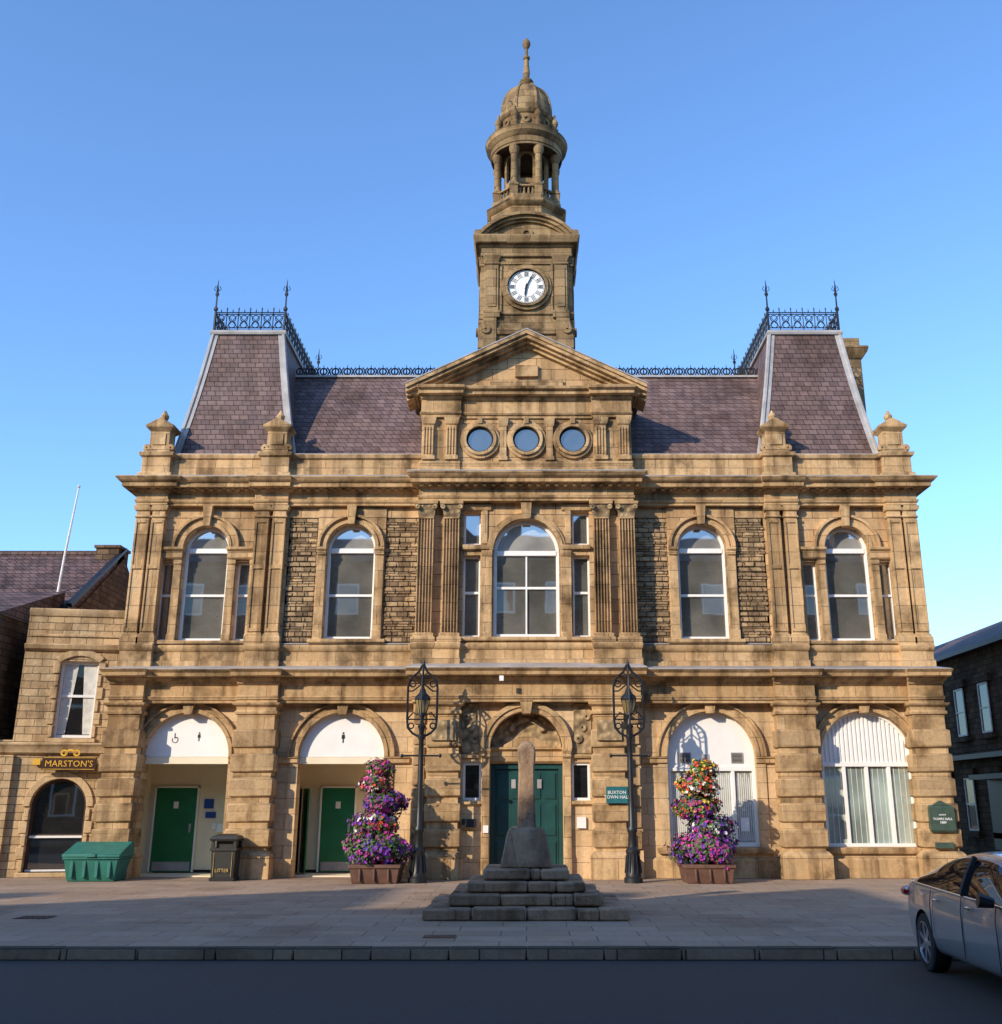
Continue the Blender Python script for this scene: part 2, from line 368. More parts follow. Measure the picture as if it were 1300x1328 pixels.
teal.box(-.84,-.74,-.02,.1,.08,2.5); teal.box(.74,.84,-.02,.1,.08,2.5); teal.box(-.74,.74,-.02,.1,2.38,2.5)
teal.box(-.735,-.01,.04,.1,.08,2.375); teal.box(.01,.735,.04,.1,.08,2.375)
for s2 in (-1,1):
    for z0,z1 in ((.2,.8),(.9,1.6),(1.7,2.3)):
        for a in (.06,.41):
            x0,x1=sorted((s2*a,s2*(a+.29))); teal.loft(x0,x1,.04,.09,[(z0,-.0),(z0+.03,.025),(z1-.03,.025),(z1,0)],fx=-1)
    lead.box(*sorted((s2*.25,s2*.35)),.0,.03,1.95,2.15)
trim.box(-.86,.86,-.45,.12,0,.08)
blue.cur=1; blue.box(1.8,2.28,-.66,-.60,1.62,1.98); 
txt.cur=1; txt.text('BUXTON\nTOWN HALL',2.04,-.665,1.8,.10)
blue.cur=2; blue.loft(9.1,9.6,-.55,-.45,[(1.0,0),(1.04,.03),(1.53,.03),(1.58,0)])
blue.prism([(9.15,1.57),(9.55,1.57),(9.35,1.68)],-.57,-.45); blue.box(9.15,9.55,-.55,-.45,.66,.78)
txt.text('*****\nTOWN HALL\n1889',9.35,-.59,1.28,.075)
iron.box(-1.46,-1.14,-.45,-.3,1.1,1.28)
blue.cur=3; blue.box(1.15,1.35,-.36,-.3,1.08,1.32); 
blue.box(-.98,-.86,-.43,-.40,.98,1.14)
# rear/side body
gf.box(-9.6,-9.55,.0,12,0,3.9); gf.box(9.55,9.6,0,12,0,3.9); ash.box(-9.6,-9.5,.3,12,3.9,10); ash.box(9.5,9.6,.3,12,3.9,10); ash.box(-9.6,9.6,12,12.1,0,10)
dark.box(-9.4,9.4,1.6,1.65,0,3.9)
# --- entablature 1
E1=[(3.86,.0),(3.92,.0),(3.93,.03),(4.0,.05),(4.02,.0),(4.26,.0),(4.29,.05),(4.34,.07),(4.38,.16),(4.43,.2),(4.45,.32),(4.53,.34),(4.56,.38),(4.6,.42)]
def off(pts,d): return [(z+d,p) for z,p in pts]
trim.loft(-9.72,9.72,-.3,.5,E1,fx=.5)
for sx in (-1,1):
    for a,b in ((8.95,9.75),(5.81,6.75)):
        x0,x1=sorted((sx*a,sx*b)); trim.loft(x0,x1,-.43,.4,off(E1,.003),fx=.35)
trim.loft(-2.66,2.66,-.6,.4,off(E1,.006),fx=.35)
lead.loft(-9.72,9.72,-.3,.45,[(4.605,.40),(4.63,.40),(4.74,-.12)],fx=.45)
lead.loft(-2.66,2.66,-.6,.45,[(4.61,.40),(4.635,.40),(4.78,-.12)],fx=.3)
white.box(-.62,-.52,-1.02,-.98,4.3,4.42)
# --- pedestal course
P1=[(4.6,.05),(4.86,.05),(4.89,.0),(5.08,.0),(5.11,.04),(5.17,.07),(5.22,.07),(5.26,.02)]
trim.loft(-9.62,9.62,-.08,.5,P1)
for sx in (-1,1):
    for a,b in ((8.93,9.7),(5.9,6.72)):
        x0,x1=sorted((sx*a,sx*b)); trim.loft(x0,x1,-.24,.4,off(P1,.004),fx=.4)
trim.loft(-2.72,2.72,-.42,.4,off(P1,.006)); 
for sx in (-1,1):
    x0,x1=sorted((sx*1.58,sx*2.72)); trim.loft(x0,x1,-.56,.4,off(P1,.009),fx=.4)
lead.loft(-9.62,9.62,-.08,.4,[(5.262,.05),(5.275,.05),(5.30,-.0)])
# --- upper storey walls
for sx in (-1,1):
    c=sx*7.92
    cols=[(c-.94,.17,[(5.36,7.32,False)]),(c,.55,[(5.36,7.66,True)]),(c+.94,.17,[(5.36,7.32,False)])]
    x0,x1=sorted((sx*5.85,sx*9.65)); ash.wall(x0,x1,5.2,8.75,0,.3,cols)
    trim.ring(c,7.66,.553,.64,-.1,.05,n=24); trim.ring(c,7.66,.64,.76,-.07,.05,n=24); trim.ring(c,7.66,.76,.83,-.14,.05,n=24)
    trim.prism([(c-.08,8.18),(c+.08,8.18),(c+.12,8.7),(c-.12,8.7)],-.2,.05)
    for s2 in (-1,1):
        x0,x1=sorted((c+s2*.56,c+s2*1.18)); trim.loft(x0,x1,-.06,.05,[(7.36,0),(7.4,.04),(7.55,.04),(7.6,.1),(7.66,.1)],fx=.3)
        for a,b in ((.565,.76),(1.115,1.22)):
            x0,x1=sorted((c+s2*a,c+s2*b)); trim.loft(x0,x1,-.05,.05,[(5.3,.04),(5.5,.04),(5.53,0),(7.22,0),(7.25,.03),(7.35,.03)],fx=.15)
    trim.loft(c-1.25,c+1.25,-.1,.2,[(5.262,0),(5.28,.07),(5.35,.07)])
    for a in (9.52,9.13,6.55,6.13):
        x=sx*a; w=.165
        trim.loft(x-w,x+w,-.17,.1,[(5.26,.06),(5.42,.06),(5.46,.03),(5.5,.03),(5.52,0),(8.38,0),(8.4,.03),(8.44,.03),(8.46,0),(8.56,0),(8.58,.04),(8.66,.07),(8.7,.07)])
        trim.box(x-w+.0,x-w+.05,-.2,-.165,5.56,8.34); trim.box(x+w-.05,x+w,-.2,-.165,5.56,8.34); trim.box(x-w+.051,x+w-.051,-.2,-.165,8.26,8.34); trim.box(x-w+.051,x+w-.051,-.2,-.165,5.56,5.64)
        trim.box(x-w+.051,x+w-.051,-.198,-.165,7.1,7.2)
    c=sx*4.33
    for a,b in ((3.49,2.5),(5.16,5.9)):
        x0,x1=sorted((sx*a,sx*b)); rock.box(x0,x1,0,.3,5.2,8.42)
        ash.box(x0,x1,-.02,.3,8.42,8.75)
    ash.wall(c-.84,c+.84,5.2,8.75,-.06,.36,[(c,.6,[(5.4,7.66,True)])])
    ash.quad((c-.84,-.06,5.2),(c-.84,.1,5.2),(c-.84,.1,8.75),(c-.84,-.06,8.75)); ash.quad((c+.84,-.06,5.2),(c+.84,.1,5.2),(c+.84,.1,8.75),(c+.84,-.06,8.75))
    trim.ring(c,7.66,.603,.69,-.14,.0,n=24); trim.ring(c,7.66,.69,.76,-.1,.0,n=24); trim.ring(c,7.66,.76,.83,-.18,.0,n=24)
    trim.prism([(c-.08,8.22),(c+.08,8.22),(c+.12,8.7),(c-.12,8.7)],-.24,0)
    for s2 in (-1,1):
        x0,x1=sorted((c+s2*.605,c+s2*.82)); trim.loft(x0,x1,-.09,.0,[(5.3,.04),(5.6,.04),(5.63,0),(7.45,0),(7.48,.04),(7.56,.04),(7.6,.08),(7.66,.08)],fx=.15)
    trim.loft(c-.86,c+.86,-.12,.2,[(5.264,0),(5.3,.07),(5.39,.07)])
rr_=random.Random(9)
for sx in (-1,1):
    for a,b in ((2.66,3.48),(5.18,5.9)):
        z=5.32
        while z<8.36:
            hh=rr_.choice((.13,.15,.18)); x=a+rr_.uniform(-.15,0)
            if z+hh>8.42: break
            while x<b:
                ww=rr_.uniform(.2,.46); xa=max(x,a)+.006; xb=min(x+ww,b)-.006
                if xb-xa>.06:
                    x0,x1=sorted((sx*xa,sx*xb)); pr=rr_.uniform(.012,.045)
                    rock.loft(x0+.02,x1-.02,-.001,.02,[(z+.006,.0),(z+.03,pr),(z+hh-.03,pr*.8),(z+hh-.006,.0)],fx=.3)
                x+=ww
            z+=hh
# windows
def win(cx,hw,za,zb,arch,y,meet=None,trans=None,mull=0,fw=.065,g=None,g2=None):
    g=g or gl; g2=g2 or gla
    white.box(cx-hw,cx-hw+fw,y,y+.1,za,zb); white.box(cx+hw-fw,cx+hw,y,y+.1,za,zb)
    white.box(cx-hw+fw,cx+hw-fw,y-.01,y+.1,za,za+fw+.02)
    top=trans if trans else zb
    if arch:
        white.ring(cx,zb,hw-fw,hw,y,y+.1,n=24)
        g2.archpoly(cx,hw-.02,trans or zb,zb,y+.052)
    else: white.box(cx-hw+fw,cx+hw-fw,y,y+.1,zb-fw,zb)
    if trans: white.box(cx-hw+fw,cx+hw-fw,y-.02,y+.1,trans-.06,trans+.06)
    if meet:
        g.quad((cx-hw+.02,y+.065,za+.02),(cx+hw-.02,y+.065,za+.02),(cx+hw-.02,y+.062,meet),(cx-hw+.02,y+.062,meet))
        g.quad((cx-hw+.02,y+.04,meet),(cx+hw-.02,y+.04,meet),(cx+hw-.02,y+.043,top),(cx-hw+.02,y+.043,top))
        white.box(cx-hw+fw,cx+hw-fw,y+.01,y+.09,meet-.03,meet+.03)
    else: g.quad((cx-hw+.02,y+.05,za+.02),(cx+hw-.02,y+.05,za+.02),(cx+hw-.02,y+.05,top),(cx-hw+.02,y+.05,top))
    for k in range(mull):
        x=cx-hw+2*hw*(k+1)/(mull+1); white.box(x-.02,x+.02,y+.012,y+.088,za+fw,top-.03)
for sx in (-1,1):
    c=sx*7.92
    win(c,.55,5.36,7.66,True,.17,6.5,7.62)
    win(c-.94,.17,5.36,7.32,False,.17,6.5,fw=.045); win(c+.94,.17,5.36,7.32,False,.17,6.5,fw=.045)
    win(sx*4.33,.6,5.4,7.66,True,.15,6.5,7.62)
c0=-.35
ash.wall(-2.64,2.64,5.2,8.75,c0,.35,[(-1.33,.21,[(5.4,7.4,False),(7.66,8.5,False)]),(0,.8,[(5.4,7.5,True)]),(1.33,.21,[(5.4,7.4,False),(7.66,8.5,False)])])
ash.box(-2.64,-2.5,-.349,.3,5.2,8.74); ash.box(2.5,2.64,-.349,.3,5.2,8.74)
win(0,.8,5.4,7.5,True,c0+.17,6.62,7.48,mull=1,fw=.075)
for s2 in (-1,1):
    win(s2*1.33,.21,5.4,7.4,False,c0+.17,6.5,fw=.045); win(s2*1.33,.21,7.66,8.5,False,c0+.17,fw=.045)
    x0,x1=sorted((s2*.83,s2*1.09)); trim.loft(x0,x1,c0-.05,c0+.1,[(5.3,.03),(5.5,.03),(5.52,0),(7.35,0),(7.38,.03),(7.46,.06),(7.5,.06)],fx=.1)
    x0,x1=sorted((s2*.81,s2*1.56)); trim.loft(x0,x1,c0-.04,c0+.1,[(7.505,.0),(7.53,.05),(7.58,.07),(7.64,.07)],fx=0)
    x0,x1=sorted((s2*.95,s2*1.09)); trim.box(x0,x1,c0-.04,c0+.1,7.68,8.52)
    trim.loft(-1.58 if s2<0 else .86,-.86 if s2<0 else 1.58,c0-.04,c0+.1,[(8.52,0),(8.6,.03),(8.68,.03)],fx=0)
trim.ring(0,7.5,.803,.9,c0-.1,c0+.1,n=28); trim.ring(0,7.5,.9,.97,c0-.06,c0+.1,n=28)
trim.prism([(-.1,8.27),(.1,8.27),(.14,8.7),(-.14,8.7)],c0-.2,c0)
trim.loft(-1.6,1.6,c0-.1,c0+.2,[(5.285,0),(5.3,.06),(5.39,.06)])
def fluted(x,w,yf,z0,z1,n=6,cap=.38):
    trim.loft(x-w,x+w,yf+.05,yf+.3,[(z0,.1),(z0+.1,.1),(z0+.13,.05),(z0+.2,.06),(z0+.22,0),(z1-cap,0)])
    for k in range(n):
        a=x-w+.012+(2*w-.024)*k/(n-1)-.012
        trim.box(a,a+.026,yf,yf+.06,z0+.24,z1-cap-.06)
    trim.box(x-w,x+w,yf-.005,yf+.06,z1-cap-.05,z1-cap-.01)
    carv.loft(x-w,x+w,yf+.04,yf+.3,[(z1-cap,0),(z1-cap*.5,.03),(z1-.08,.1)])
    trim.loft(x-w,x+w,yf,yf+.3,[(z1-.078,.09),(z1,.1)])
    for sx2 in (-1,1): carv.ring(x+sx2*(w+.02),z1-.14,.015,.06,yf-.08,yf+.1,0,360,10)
for s2 in (-1,1):
    for a in (2.45,1.83): fluted(s2*a,.19,-.55,5.27,8.7)
# --- main entablature
E2=[(8.7,0),(8.76,0),(8.77,.03),(8.83,.05),(8.85,0),(9.0,0),(9.02,.05),(9.05,.07),(9.09,.1),(9.1,.3),(9.2,.31),(9.22,.36),(9.3,.44),(9.33,.45)]
trim.loft(-9.66,9.66,-.18,.6,E2)
for sx in (-1,1):
    for a,b in ((8.92,9.7),(5.92,6.76)):
        x0,x1=sorted((sx*a,sx*b)); trim.loft(x0,x1,-.25,.5,off(E2,.003),fx=.95 if b>9 else .3)
trim.loft(-2.64,2.64,-.6,.5,off(E2,.006),fx=.6)
k=-9.6
while k<9.7:
    yy=-.18 if abs(k)>2.75 else -.6
    trim.box(k-.05,k+.05,yy-.2,yy-.05,9.04,9.098); k+=.22
lead.loft(-9.66,9.66,-.18,.5,[(9.34,.44),(9.365,.44),(9.44,-.1)])
lead.loft(-2.64,2.64,-.6,.5,[(9.345,.44),(9.372,.44),(9.46,-.1)],fx=.6)
# --- parapet
for x0,x1 in ((-9.6,-2.6),(2.6,9.6)):
    trim.loft(x0,x1,-.02,.35,[(9.3,.06),(9.5,.06),(9.53,0),(9.95,0),(9.98,.05),(10.06,.07),(10.1,.03)],fx=0)
    lead.box(x0,x1,-.03,.36,10.102,10.12)
for x in (-9.33,-6.34,6.34,9.33):
    trim.loft(x-.36,x+.36,-.2,.35,[(9.34,.06),(9.55,.06),(9.58,0),(9.97,0),(10.0,.06),(10.09,.09),(10.11,.02)],back=1)
    trim.loft(x-.25,x+.25,-.12,.3,[(10.1,.06),(10.2,.06),(10.24,0),(10.68,0),(10.71,.03),(10.78,.10),(10.82,.11)],back=1)
    for q in (-1,1):
        trim.ring(x+q*.3,10.24,.0+.02,.1,-.14,-.02,0,360,12)
    trim.box(x-.16,x+.16,-.15,-.1,10.32,10.62)
    trim.prism([(x-.37,10.822),(x+.37,10.822),(x,11.03)],-.23,.41)
    trim.lathe(x,.08,[(.09,10.95),(.06,11.04),(.10,11.1),(.11,11.16),(.06,11.24),(.03,11.3),(.0,11.34)],10)
# --- roofs
slate.prismx([(.3,10.0),(2.5,13.25),(7.0,13.25),(9.5,10.0)],-6.7,6.7)
lead.box(-6.7,6.7,2.42,2.7,13.24,13.3)
for sx in (-1,1):
    bx=[sx*5.95,sx*9.12]; tx=[sx*6.72,sx*8.66]
    B=[(bx[0],.3),(bx[1],.3),(bx[1],8.0),(bx[0],8.0)]; T=[(tx[0],1.25),(tx[1],1.25),(tx[1],6.0),(tx[0],6.0)]
    vs=[];fs=[]; n=6
    for i in range(n+1):
        t=i/n; tt=t*1.0; c=.10*math.sin(math.pi*t)
        for (xb,yb),(xt,yt) in zip(B,T):
            s=min(1,tt+c*.55); vs.append((xb+(xt-xb)*s,yb+(yt-yb)*s,9.98+(14.02-9.98)*tt))
    for i in range(n):
        for j in range(4):
            a=i*4+j;b=i*4+(j+1)%4; fs.append((a,b,b+4,a+4))
    slate.add(vs,fs); 
    for j in range(4):
        lead.tube([Vector(vs[i*4+j])+Vector((0,-.01,0)) for i in range(n+1)],.06,6)
        if j<2:
            dx=.15 if (B[j][0]<(bx[0]+bx[1])/2) else -.15
            for i in range(n):
                p=Vector(vs[i*4+j]); q=Vector(vs[(i+1)*4+j]); o=Vector((0,-.02,.005))
                lead.quad(p+o,p+o+Vector((dx,0,0)),q+o+Vector((dx,0,0)),q+o)
    x0,x1=sorted(tx)
    lead.loft(x0,x1,1.25,6.0,[(13.98,.0),(14.0,.07),(14.06,.09),(14.13,.05)],back=1)
    lead.box(min(bx),max(bx),.2,.34,10.0,10.16)
    def panel(p0,p1,z,h,n):
        p0=Vector((*p0,z));p1=Vector((*p1,z)); d=(p1-p0)/n; up=Vector((0,0,1))
        for q in (.03,.1,h*.78,h*.86): iron.tube([p0+up*q,p1+up*q],.016,4)
        for i in range(n+1):
            a=p0+d*i; iron.tube([a,a+up*h],.014,4)
            iron.tube([a+up*(h),a+up*(h+.07)],[.024,.004],4)
        for i in range(n):
            c=p0+d*(i+.5)
            rr=d.length*.30
            for cz in (h*.3,h*.58):
                iron.tube([c+up*cz+d.normalized()*rr*math.cos(t*math.pi/5)+up*rr*math.sin(t*math.pi/5) for t in range(10)],.014,4,True)
            iron.tube([p0+d*i+up*.1,p0+d*(i+1)+up*h*.78],.011,4); iron.tube([p0+d*(i+1)+up*.1,p0+d*i+up*h*.78],.011,4)
            iron.tube([c+up*h*.86,c+up*(h+.02)],[.02,.004],4)
    zc=14.12
    panel((x0,1.25),(x1,1.25),zc,.66,6); panel((x0,1.25),(x0,6),zc,.66,14); panel((x1,1.25),(x1,6),zc,.66,14); panel((x0,6),(x1,6),zc,.66,6)
    for xx in (x0,x1):
        for yy in (1.25,6.0):
            iron.lathe(xx,yy,[(.035,zc),(.03,zc+.6),(.06,zc+.64),(.06,zc+.7),(.025,zc+.74),(.02,zc+1.05),(.05,zc+1.1),(.055,zc+1.15),(.02,zc+1.2),(.012,zc+1.5),(.0,zc+1.62)],6)
            for q in range(4):
                a=q*math.pi/2; iron.tube([(xx,yy,zc+1.2),(xx+.1*math.cos(a),yy+.1*math.sin(a),zc+1.28),(xx+.06*math.cos(a),yy+.06*math.sin(a),zc+1.38)],.01,4)
x=-6.5
while x<6.5:
    z=13.3
    iron.tube([(x,2.55,z),(x,2.55,z+.36)],[.03,.008],4)
    iron.tube([(x+.1*math.cos(t*math.pi/4),2.55,z+.16+.1*math.sin(t*math.pi/4)) for t in range(8)],.026,4,True)
    iron.tube([(x+.12,2.55,z+.04),(x+.17,2.55,z+.18),(x+.1,2.55,z+.28)],.022,4); iron.tube([(x+.22,2.55,z+.04),(x+.17,2.55,z+.18),(x+.24,2.55,z+.28)],.022,4)
    x+=.34
iron.box(-6.6,6.6,2.53,2.57,13.3,13.34)
tw=Part('clock_tower_stone',M_tow,TH,.012); twd=Part('clock_tower_ornament',M_tow,TH,0,35)
tw.loft(9.35,10.0,3.6,4.8,[(9.5,0),(14.3,0),(14.35,.06),(14.5,.16),(14.62,.2),(14.68,.18),(14.7,0),(15.0,0)],back=1)
ash.loft(-5.6,-4.4,9.5,10.3,[(10,0),(12.6,0)])
# --- attic + pediment
ya=-.28
ash.box(-2.62,2.62,ya,3.2,9.4,11.6)
trim.loft(-2.62,2.62,ya,.3,[(9.35,.1),(9.62,.1),(9.66,.04),(9.72,.07),(9.8,.07),(9.83,.01)])
for s2 in (-1,1):
    x0,x1=sorted((s2*1.68,s2*2.64)); trim.loft(x0,x1,ya-.06,.3,[(9.35,.1),(9.62,.1),(9.66,.04),(9.72,.07),(9.8,.07),(9.83,.0),(11.0,0)],fx=.3)
    for a in (2.46,1.88):
        x=s2*a; trim.loft(x-.13,x+.13,ya-.14,.2,[(9.83,.04),(9.93,.04),(9.95,0),(10.75,0),(10.78,.03),(10.9,.06),(10.95,.06)])
        for k in range(4): trim.box(x-.125+k*.072,x-.125+k*.072+.03,ya-.17,ya-.13,9.98,10.7)
    x=s2*.585
    trim.loft(x-.085,x+.085,ya-.08,.2,[(9.83,.03),(9.93,.03),(9.95,0),(10.72,0),(10.76,.03),(10.9,.05),(10.95,.05)])
for x in (-1.17,0,1.17):
    trim.ring(x,10.38,.34,.42,ya-.14,ya+.05,0,360,32); trim.ring(x,10.38,.42,.5,ya-.08,ya+.05,0,360,32)
    glo.disc(x,10.38,.35,ya-.02); dark.ring(x,10.38,.30,.345,ya-.06,ya,0,360,32)
    trim.box(x-.06,x+.06,ya-.17,ya,10.78,10.95)
E3=[(10.96,.02),(11.02,.02),(11.04,.06),(11.1,.07),(11.12,.02),(11.42,.02),(11.45,.08),(11.5,.1),(11.53,.24),(11.62,.25),(11.65,.33),(11.72,.36)]
trim.loft(-2.64,2.64,ya-.03,.4,E3)
for s2 in (-1,1):
    x0,x1=sorted((s2*1.66,s2*2.66)); trim.loft(x0,x1,ya-.12,.3,off(E3,.004),fx=.3)
ash.prism([(-2.7,11.7),(2.7,11.7),(0,12.95)],ya+.02,.5)
Ax,Az,Bz=3.05,13.24,11.74
def rake(t0,t1,yf,yb):
    for s2 in (-1,1):
        trim.prism([(s2*Ax,Bz-t0),(0,Az-t0),(0,Az-t1),(s2*Ax,Bz-t1)],yf,yb)
rake(0,.10,ya-.46,.4); rake(.10,.19,ya-.40,.4); rake(.19,.26,ya-.26,.4); rake(.26,.34,ya-.12,.4)
trim.box(-.3,.3,ya-.08,ya+.1,12.1,12.42); trim.loft(-.9,.9,ya-.02,ya+.1,[(11.8,0),(11.85,.04),(12.0,.04),(12.02,0)])
slate.prism([(-3.0,11.76),(3.0,11.76),(0,13.24)],.4,5.0)
for s2 in (-1,1): lead.prism([(s2*3.06,11.745),(0,13.25),(0,13.28),(s2*3.06,11.775)],ya-.47,.41)
# ================================================================== TOWER
cy=4.9; h=1.30
tw.loft(-h,h,cy-h,cy+h,[(11,.05),(15.05,.05),(15.08,.12),(15.25,.14),(15.3,.08),(15.6,.02),(15.62,0),(17.7,0)],back=1)
for q in range(4):
    Mq=Matrix.Translation((0,cy,0))@Matrix.Rotation(q*math.pi/2,4,'Z')
    tw.M=Mq; twd.M=Mq
    for s2 in (-1,1):
        x=s2*1.05
        tw.loft(x-.2,x+.2,-h-.1,-h+.2,[(15.62,.05),(15.85,.05),(15.88,0),(17.4,0),(17.42,.04),(17.47,.04),(17.5,0),(17.58,.02),(17.7,.08)])
        tw.box(x-.13,x+.13,-h-.13,-h-.09,15.98,17.3)
        tw.prism([(s2*.9,14.6),(s2*1.42,14.6),(s2*1.42,15.0),(s2*1.34,15.3),(s2*1.3,15.6),(s2*.9,15.6)],-h-.16,-h)
        twd.ring(s2*1.22,15.2,.03,.14,-h-.22,-h,0,360,14)
    tw.box(-.82,.82,-h-.05,-h+.1,15.75,15.83); tw.box(-.82,.82,-h-.05,-h+.1,17.45,17.55)
    tw.box(-.82,-.74,-h-.05,-h+.1,15.83,17.45); tw.box(.74,.82,-h-.05,-h+.1,15.83,17.45)
    twd.ring(0,16.65,.58,.66,-h-.18,-h,0,360,40); twd.ring(0,16.65,.66,.76,-h-.1,-h,0,360,40)
    Rr=1.85; rise=.80; czz=18.35+rise-Rr
    a0=math.degrees(math.asin((18.32-czz)/Rr)) 
    twd.ring(0,czz,Rr-.1,Rr,-h-.32,-h+.4,a0,180-a0,20); twd.ring(0,czz,Rr-.19,Rr-.1,-h-.22,-h+.4,a0,180-a0,20); twd.ring(0,czz,Rr-.26,Rr-.19,-h-.12,-h+.4,a0,180-a0,20)
    pts=[((Rr-.22)*math.cos(R(a0+(180-2*a0)*i/16)),czz+(Rr-.22)*math.sin(R(a0+(180-2*a0)*i/16))) for i in range(17)]
    tw.prism(pts,-h-.02,-h+.4)
    twd.ring(0,18.5,.1,.2,-h-.08,-h,0,360,14)
tw.M=Matrix(); twd.M=Matrix()
ET=[(17.7,.08),(17.76,.1),(17.8,.08),(17.98,.08),(18.0,.12),(18.05,.14),(18.08,.26),(18.18,.28),(18.22,.31),(18.3,.33),(18.34,.3),(18.42,.0)]
tw.loft(-h,h,cy-h,cy+h,ET,back=1)
for s2 in (-1,1):
    for s3 in (-1,1):
        x=s2*1.09;y=cy+s3*1.09; tw.loft(x-.22,x+.22,y-.22,y+.22,off(ET,.004),back=1)
tw.loft(-1.15,1.15,cy-1.15,cy+1.15,[(18.3,0),(18.8,0)],back=1)
o8=R(22.5)
tw.lathe(0,cy,[(1.32,18.6),(1.32,19.1),(1.22,19.25),(1.22,19.62),(1.32,19.68),(1.38,19.76),(1.38,19.84),(1.25,19.88),(1.2,19.95),(1.2,20.1),(.5,20.1)],8,o8)
for q in range(8):
    a=q*math.pi/4+o8
    px,py=1.02*math.cos(a),cy+1.02*math.sin(a)
    tw.loft(px-.13,px+.13,py-.13,py+.13,[(20.0,0),(20.42,0),(20.44,.02),(20.5,.02)],back=1)
    twd.lathe(px,py,[(.15,20.5),(.15,20.55),(.11,20.6),(.115,20.65),(.105,21.5),(.12,21.54),(.10,21.58),(.16,21.74),(.17,21.82),(.17,21.9)],12)
    Mq=Matrix.Translation((0,cy,0))@Matrix.Rotation(q*math.pi/4,4,'Z'); tw.M=Mq
    tw.wall(-.3,.3,20.05,21.95,-.72,.1,[(0,.2,[(20.2,20.52,True),(20.9,21.65,True)])])
    tw.wall(-.27,.27,20.05,21.95,-.64,.0,[(0,.2,[(20.2,20.52,True),(20.9,21.65,True)])])
    tw.box(-.3,.3,-1.0,-.86,20.42,20.5); 
    for bx_ in (-.2,-.07,.07,.2): twd.M=Mq; twd.lathe(bx_,-.93,[(.035,20.1),(.05,20.2),(.03,20.35),(.035,20.42)],6)
    twd.M=Matrix(); tw.M=Matrix()
    ux,uy=1.0*math.cos(a),cy+1.0*math.sin(a)
    twd.lathe(ux,uy,[(.12,22.6),(.12,22.85),(.14,22.9),(.07,22.96),(.12,23.1),(.13,23.2),(.06,23.32),(.03,23.4),(.05,23.45),(0,23.52)],10)
twd.lathe(0,cy,[(.85,21.9),(1.16,21.9),(1.16,21.98),(1.19,22.0),(1.19,22.2),(1.22,22.22),(1.27,22.28),(1.33,22.34),(1.33,22.42),(1.37,22.5),(1.33,22.54),(1.12,22.6),(1.1,22.66),(1.08,22.7),(.9,22.72),(.88,22.78),(.88,23.25),(.93,23.28),(.97,23.36),(.97,23.42),(.9,23.45)],40)
iron.lathe(0,cy,[(.34,20.75),(.3,20.85),(.22,21.05),(.17,21.25),(.1,21.32),(.0,21.35)],16)
dp=[]
for i in range(13):
    t=i/12; a=t*math.pi/2; dp.append((.86*math.cos(a)**.85+.10*t if i<12 else .14,23.44+1.36*math.sin(a)))
twd.lathe(0,cy,dp,40)
for q in range(8):
    a=q*math.pi/4+o8
    twd.tube([((r+.01)*math.cos(a),cy+(r+.01)*math.sin(a),z) for r,z in dp],.05,6)
    Mq=Matrix.Translation((0,cy,0))@Matrix.Rotation(q*math.pi/4,4,'Z')@Matrix.Translation((0,-.885,0)); twd.M=Mq; twd.ring(0,23.0,.07,.13,-.04,.05,0,360,12); twd.M=Matrix()
twd.lathe(0,cy,[(.3,24.72),(.3,24.8),(.2,24.84),(.16,24.9),(.22,25.0),(.25,25.06),(.22,25.13),(.12,25.18),(.1,25.25),(.12,25.5),(.09,25.75),(.08,26.0),(.12,26.05),(.12,26.1),(.06,26.15),(.05,26.45),(.1,26.52),(.14,26.62),(.13,26.72),(.08,26.82),(.03,26.88),(0,26.92)],14)
yf=cy-h-.1
clk=Part('clock_face',[M_white,M_iron],TH,smooth=0)
clk.M=Matrix.Translation((0,yf,16.65))
clk.disc(0,0,.58,0,48); clk.cur=1
clk.ring(0,0,.55,.58,-.02,.0,0,360,48); clk.ring(0,0,.515,.522,-.006,.0,0,360,48); clk.ring(0,0,.335,.345,-.006,0,0,360,48)
for i in range(12):
    old=clk.M; clk.M=old@Matrix.Rotation(R(30*i),4,'Y')
    for dx in ((-.045,0,.045) if i%3 else (-.05,-.017,.017,.05)): clk.box(dx-.011,dx+.011,-.006,0,.36,.50)
    clk.M=old
for i in range(60):
    old=clk.M; clk.M=old@Matrix.Rotation(R(6*i),4,'Y'); clk.box(-.004,.004,-.006,0,.525,.55); clk.M=old
for ang,l,w in ((188,.34,.03),(25,.48,.02)):
    old=clk.M; clk.M=old@Matrix.Rotation(R(ang),4,'Y')
    clk.prism([(-w,-.1),(w,-.1),(w*1.1,l*.7),(0,l),(-w*1.1,l*.7)],-.03 if l<.4 else -.04,-.02 if l<.4 else -.032); clk.M=old
clk.disc(0,0,.04,-.045,12); clk.M=Matrix()
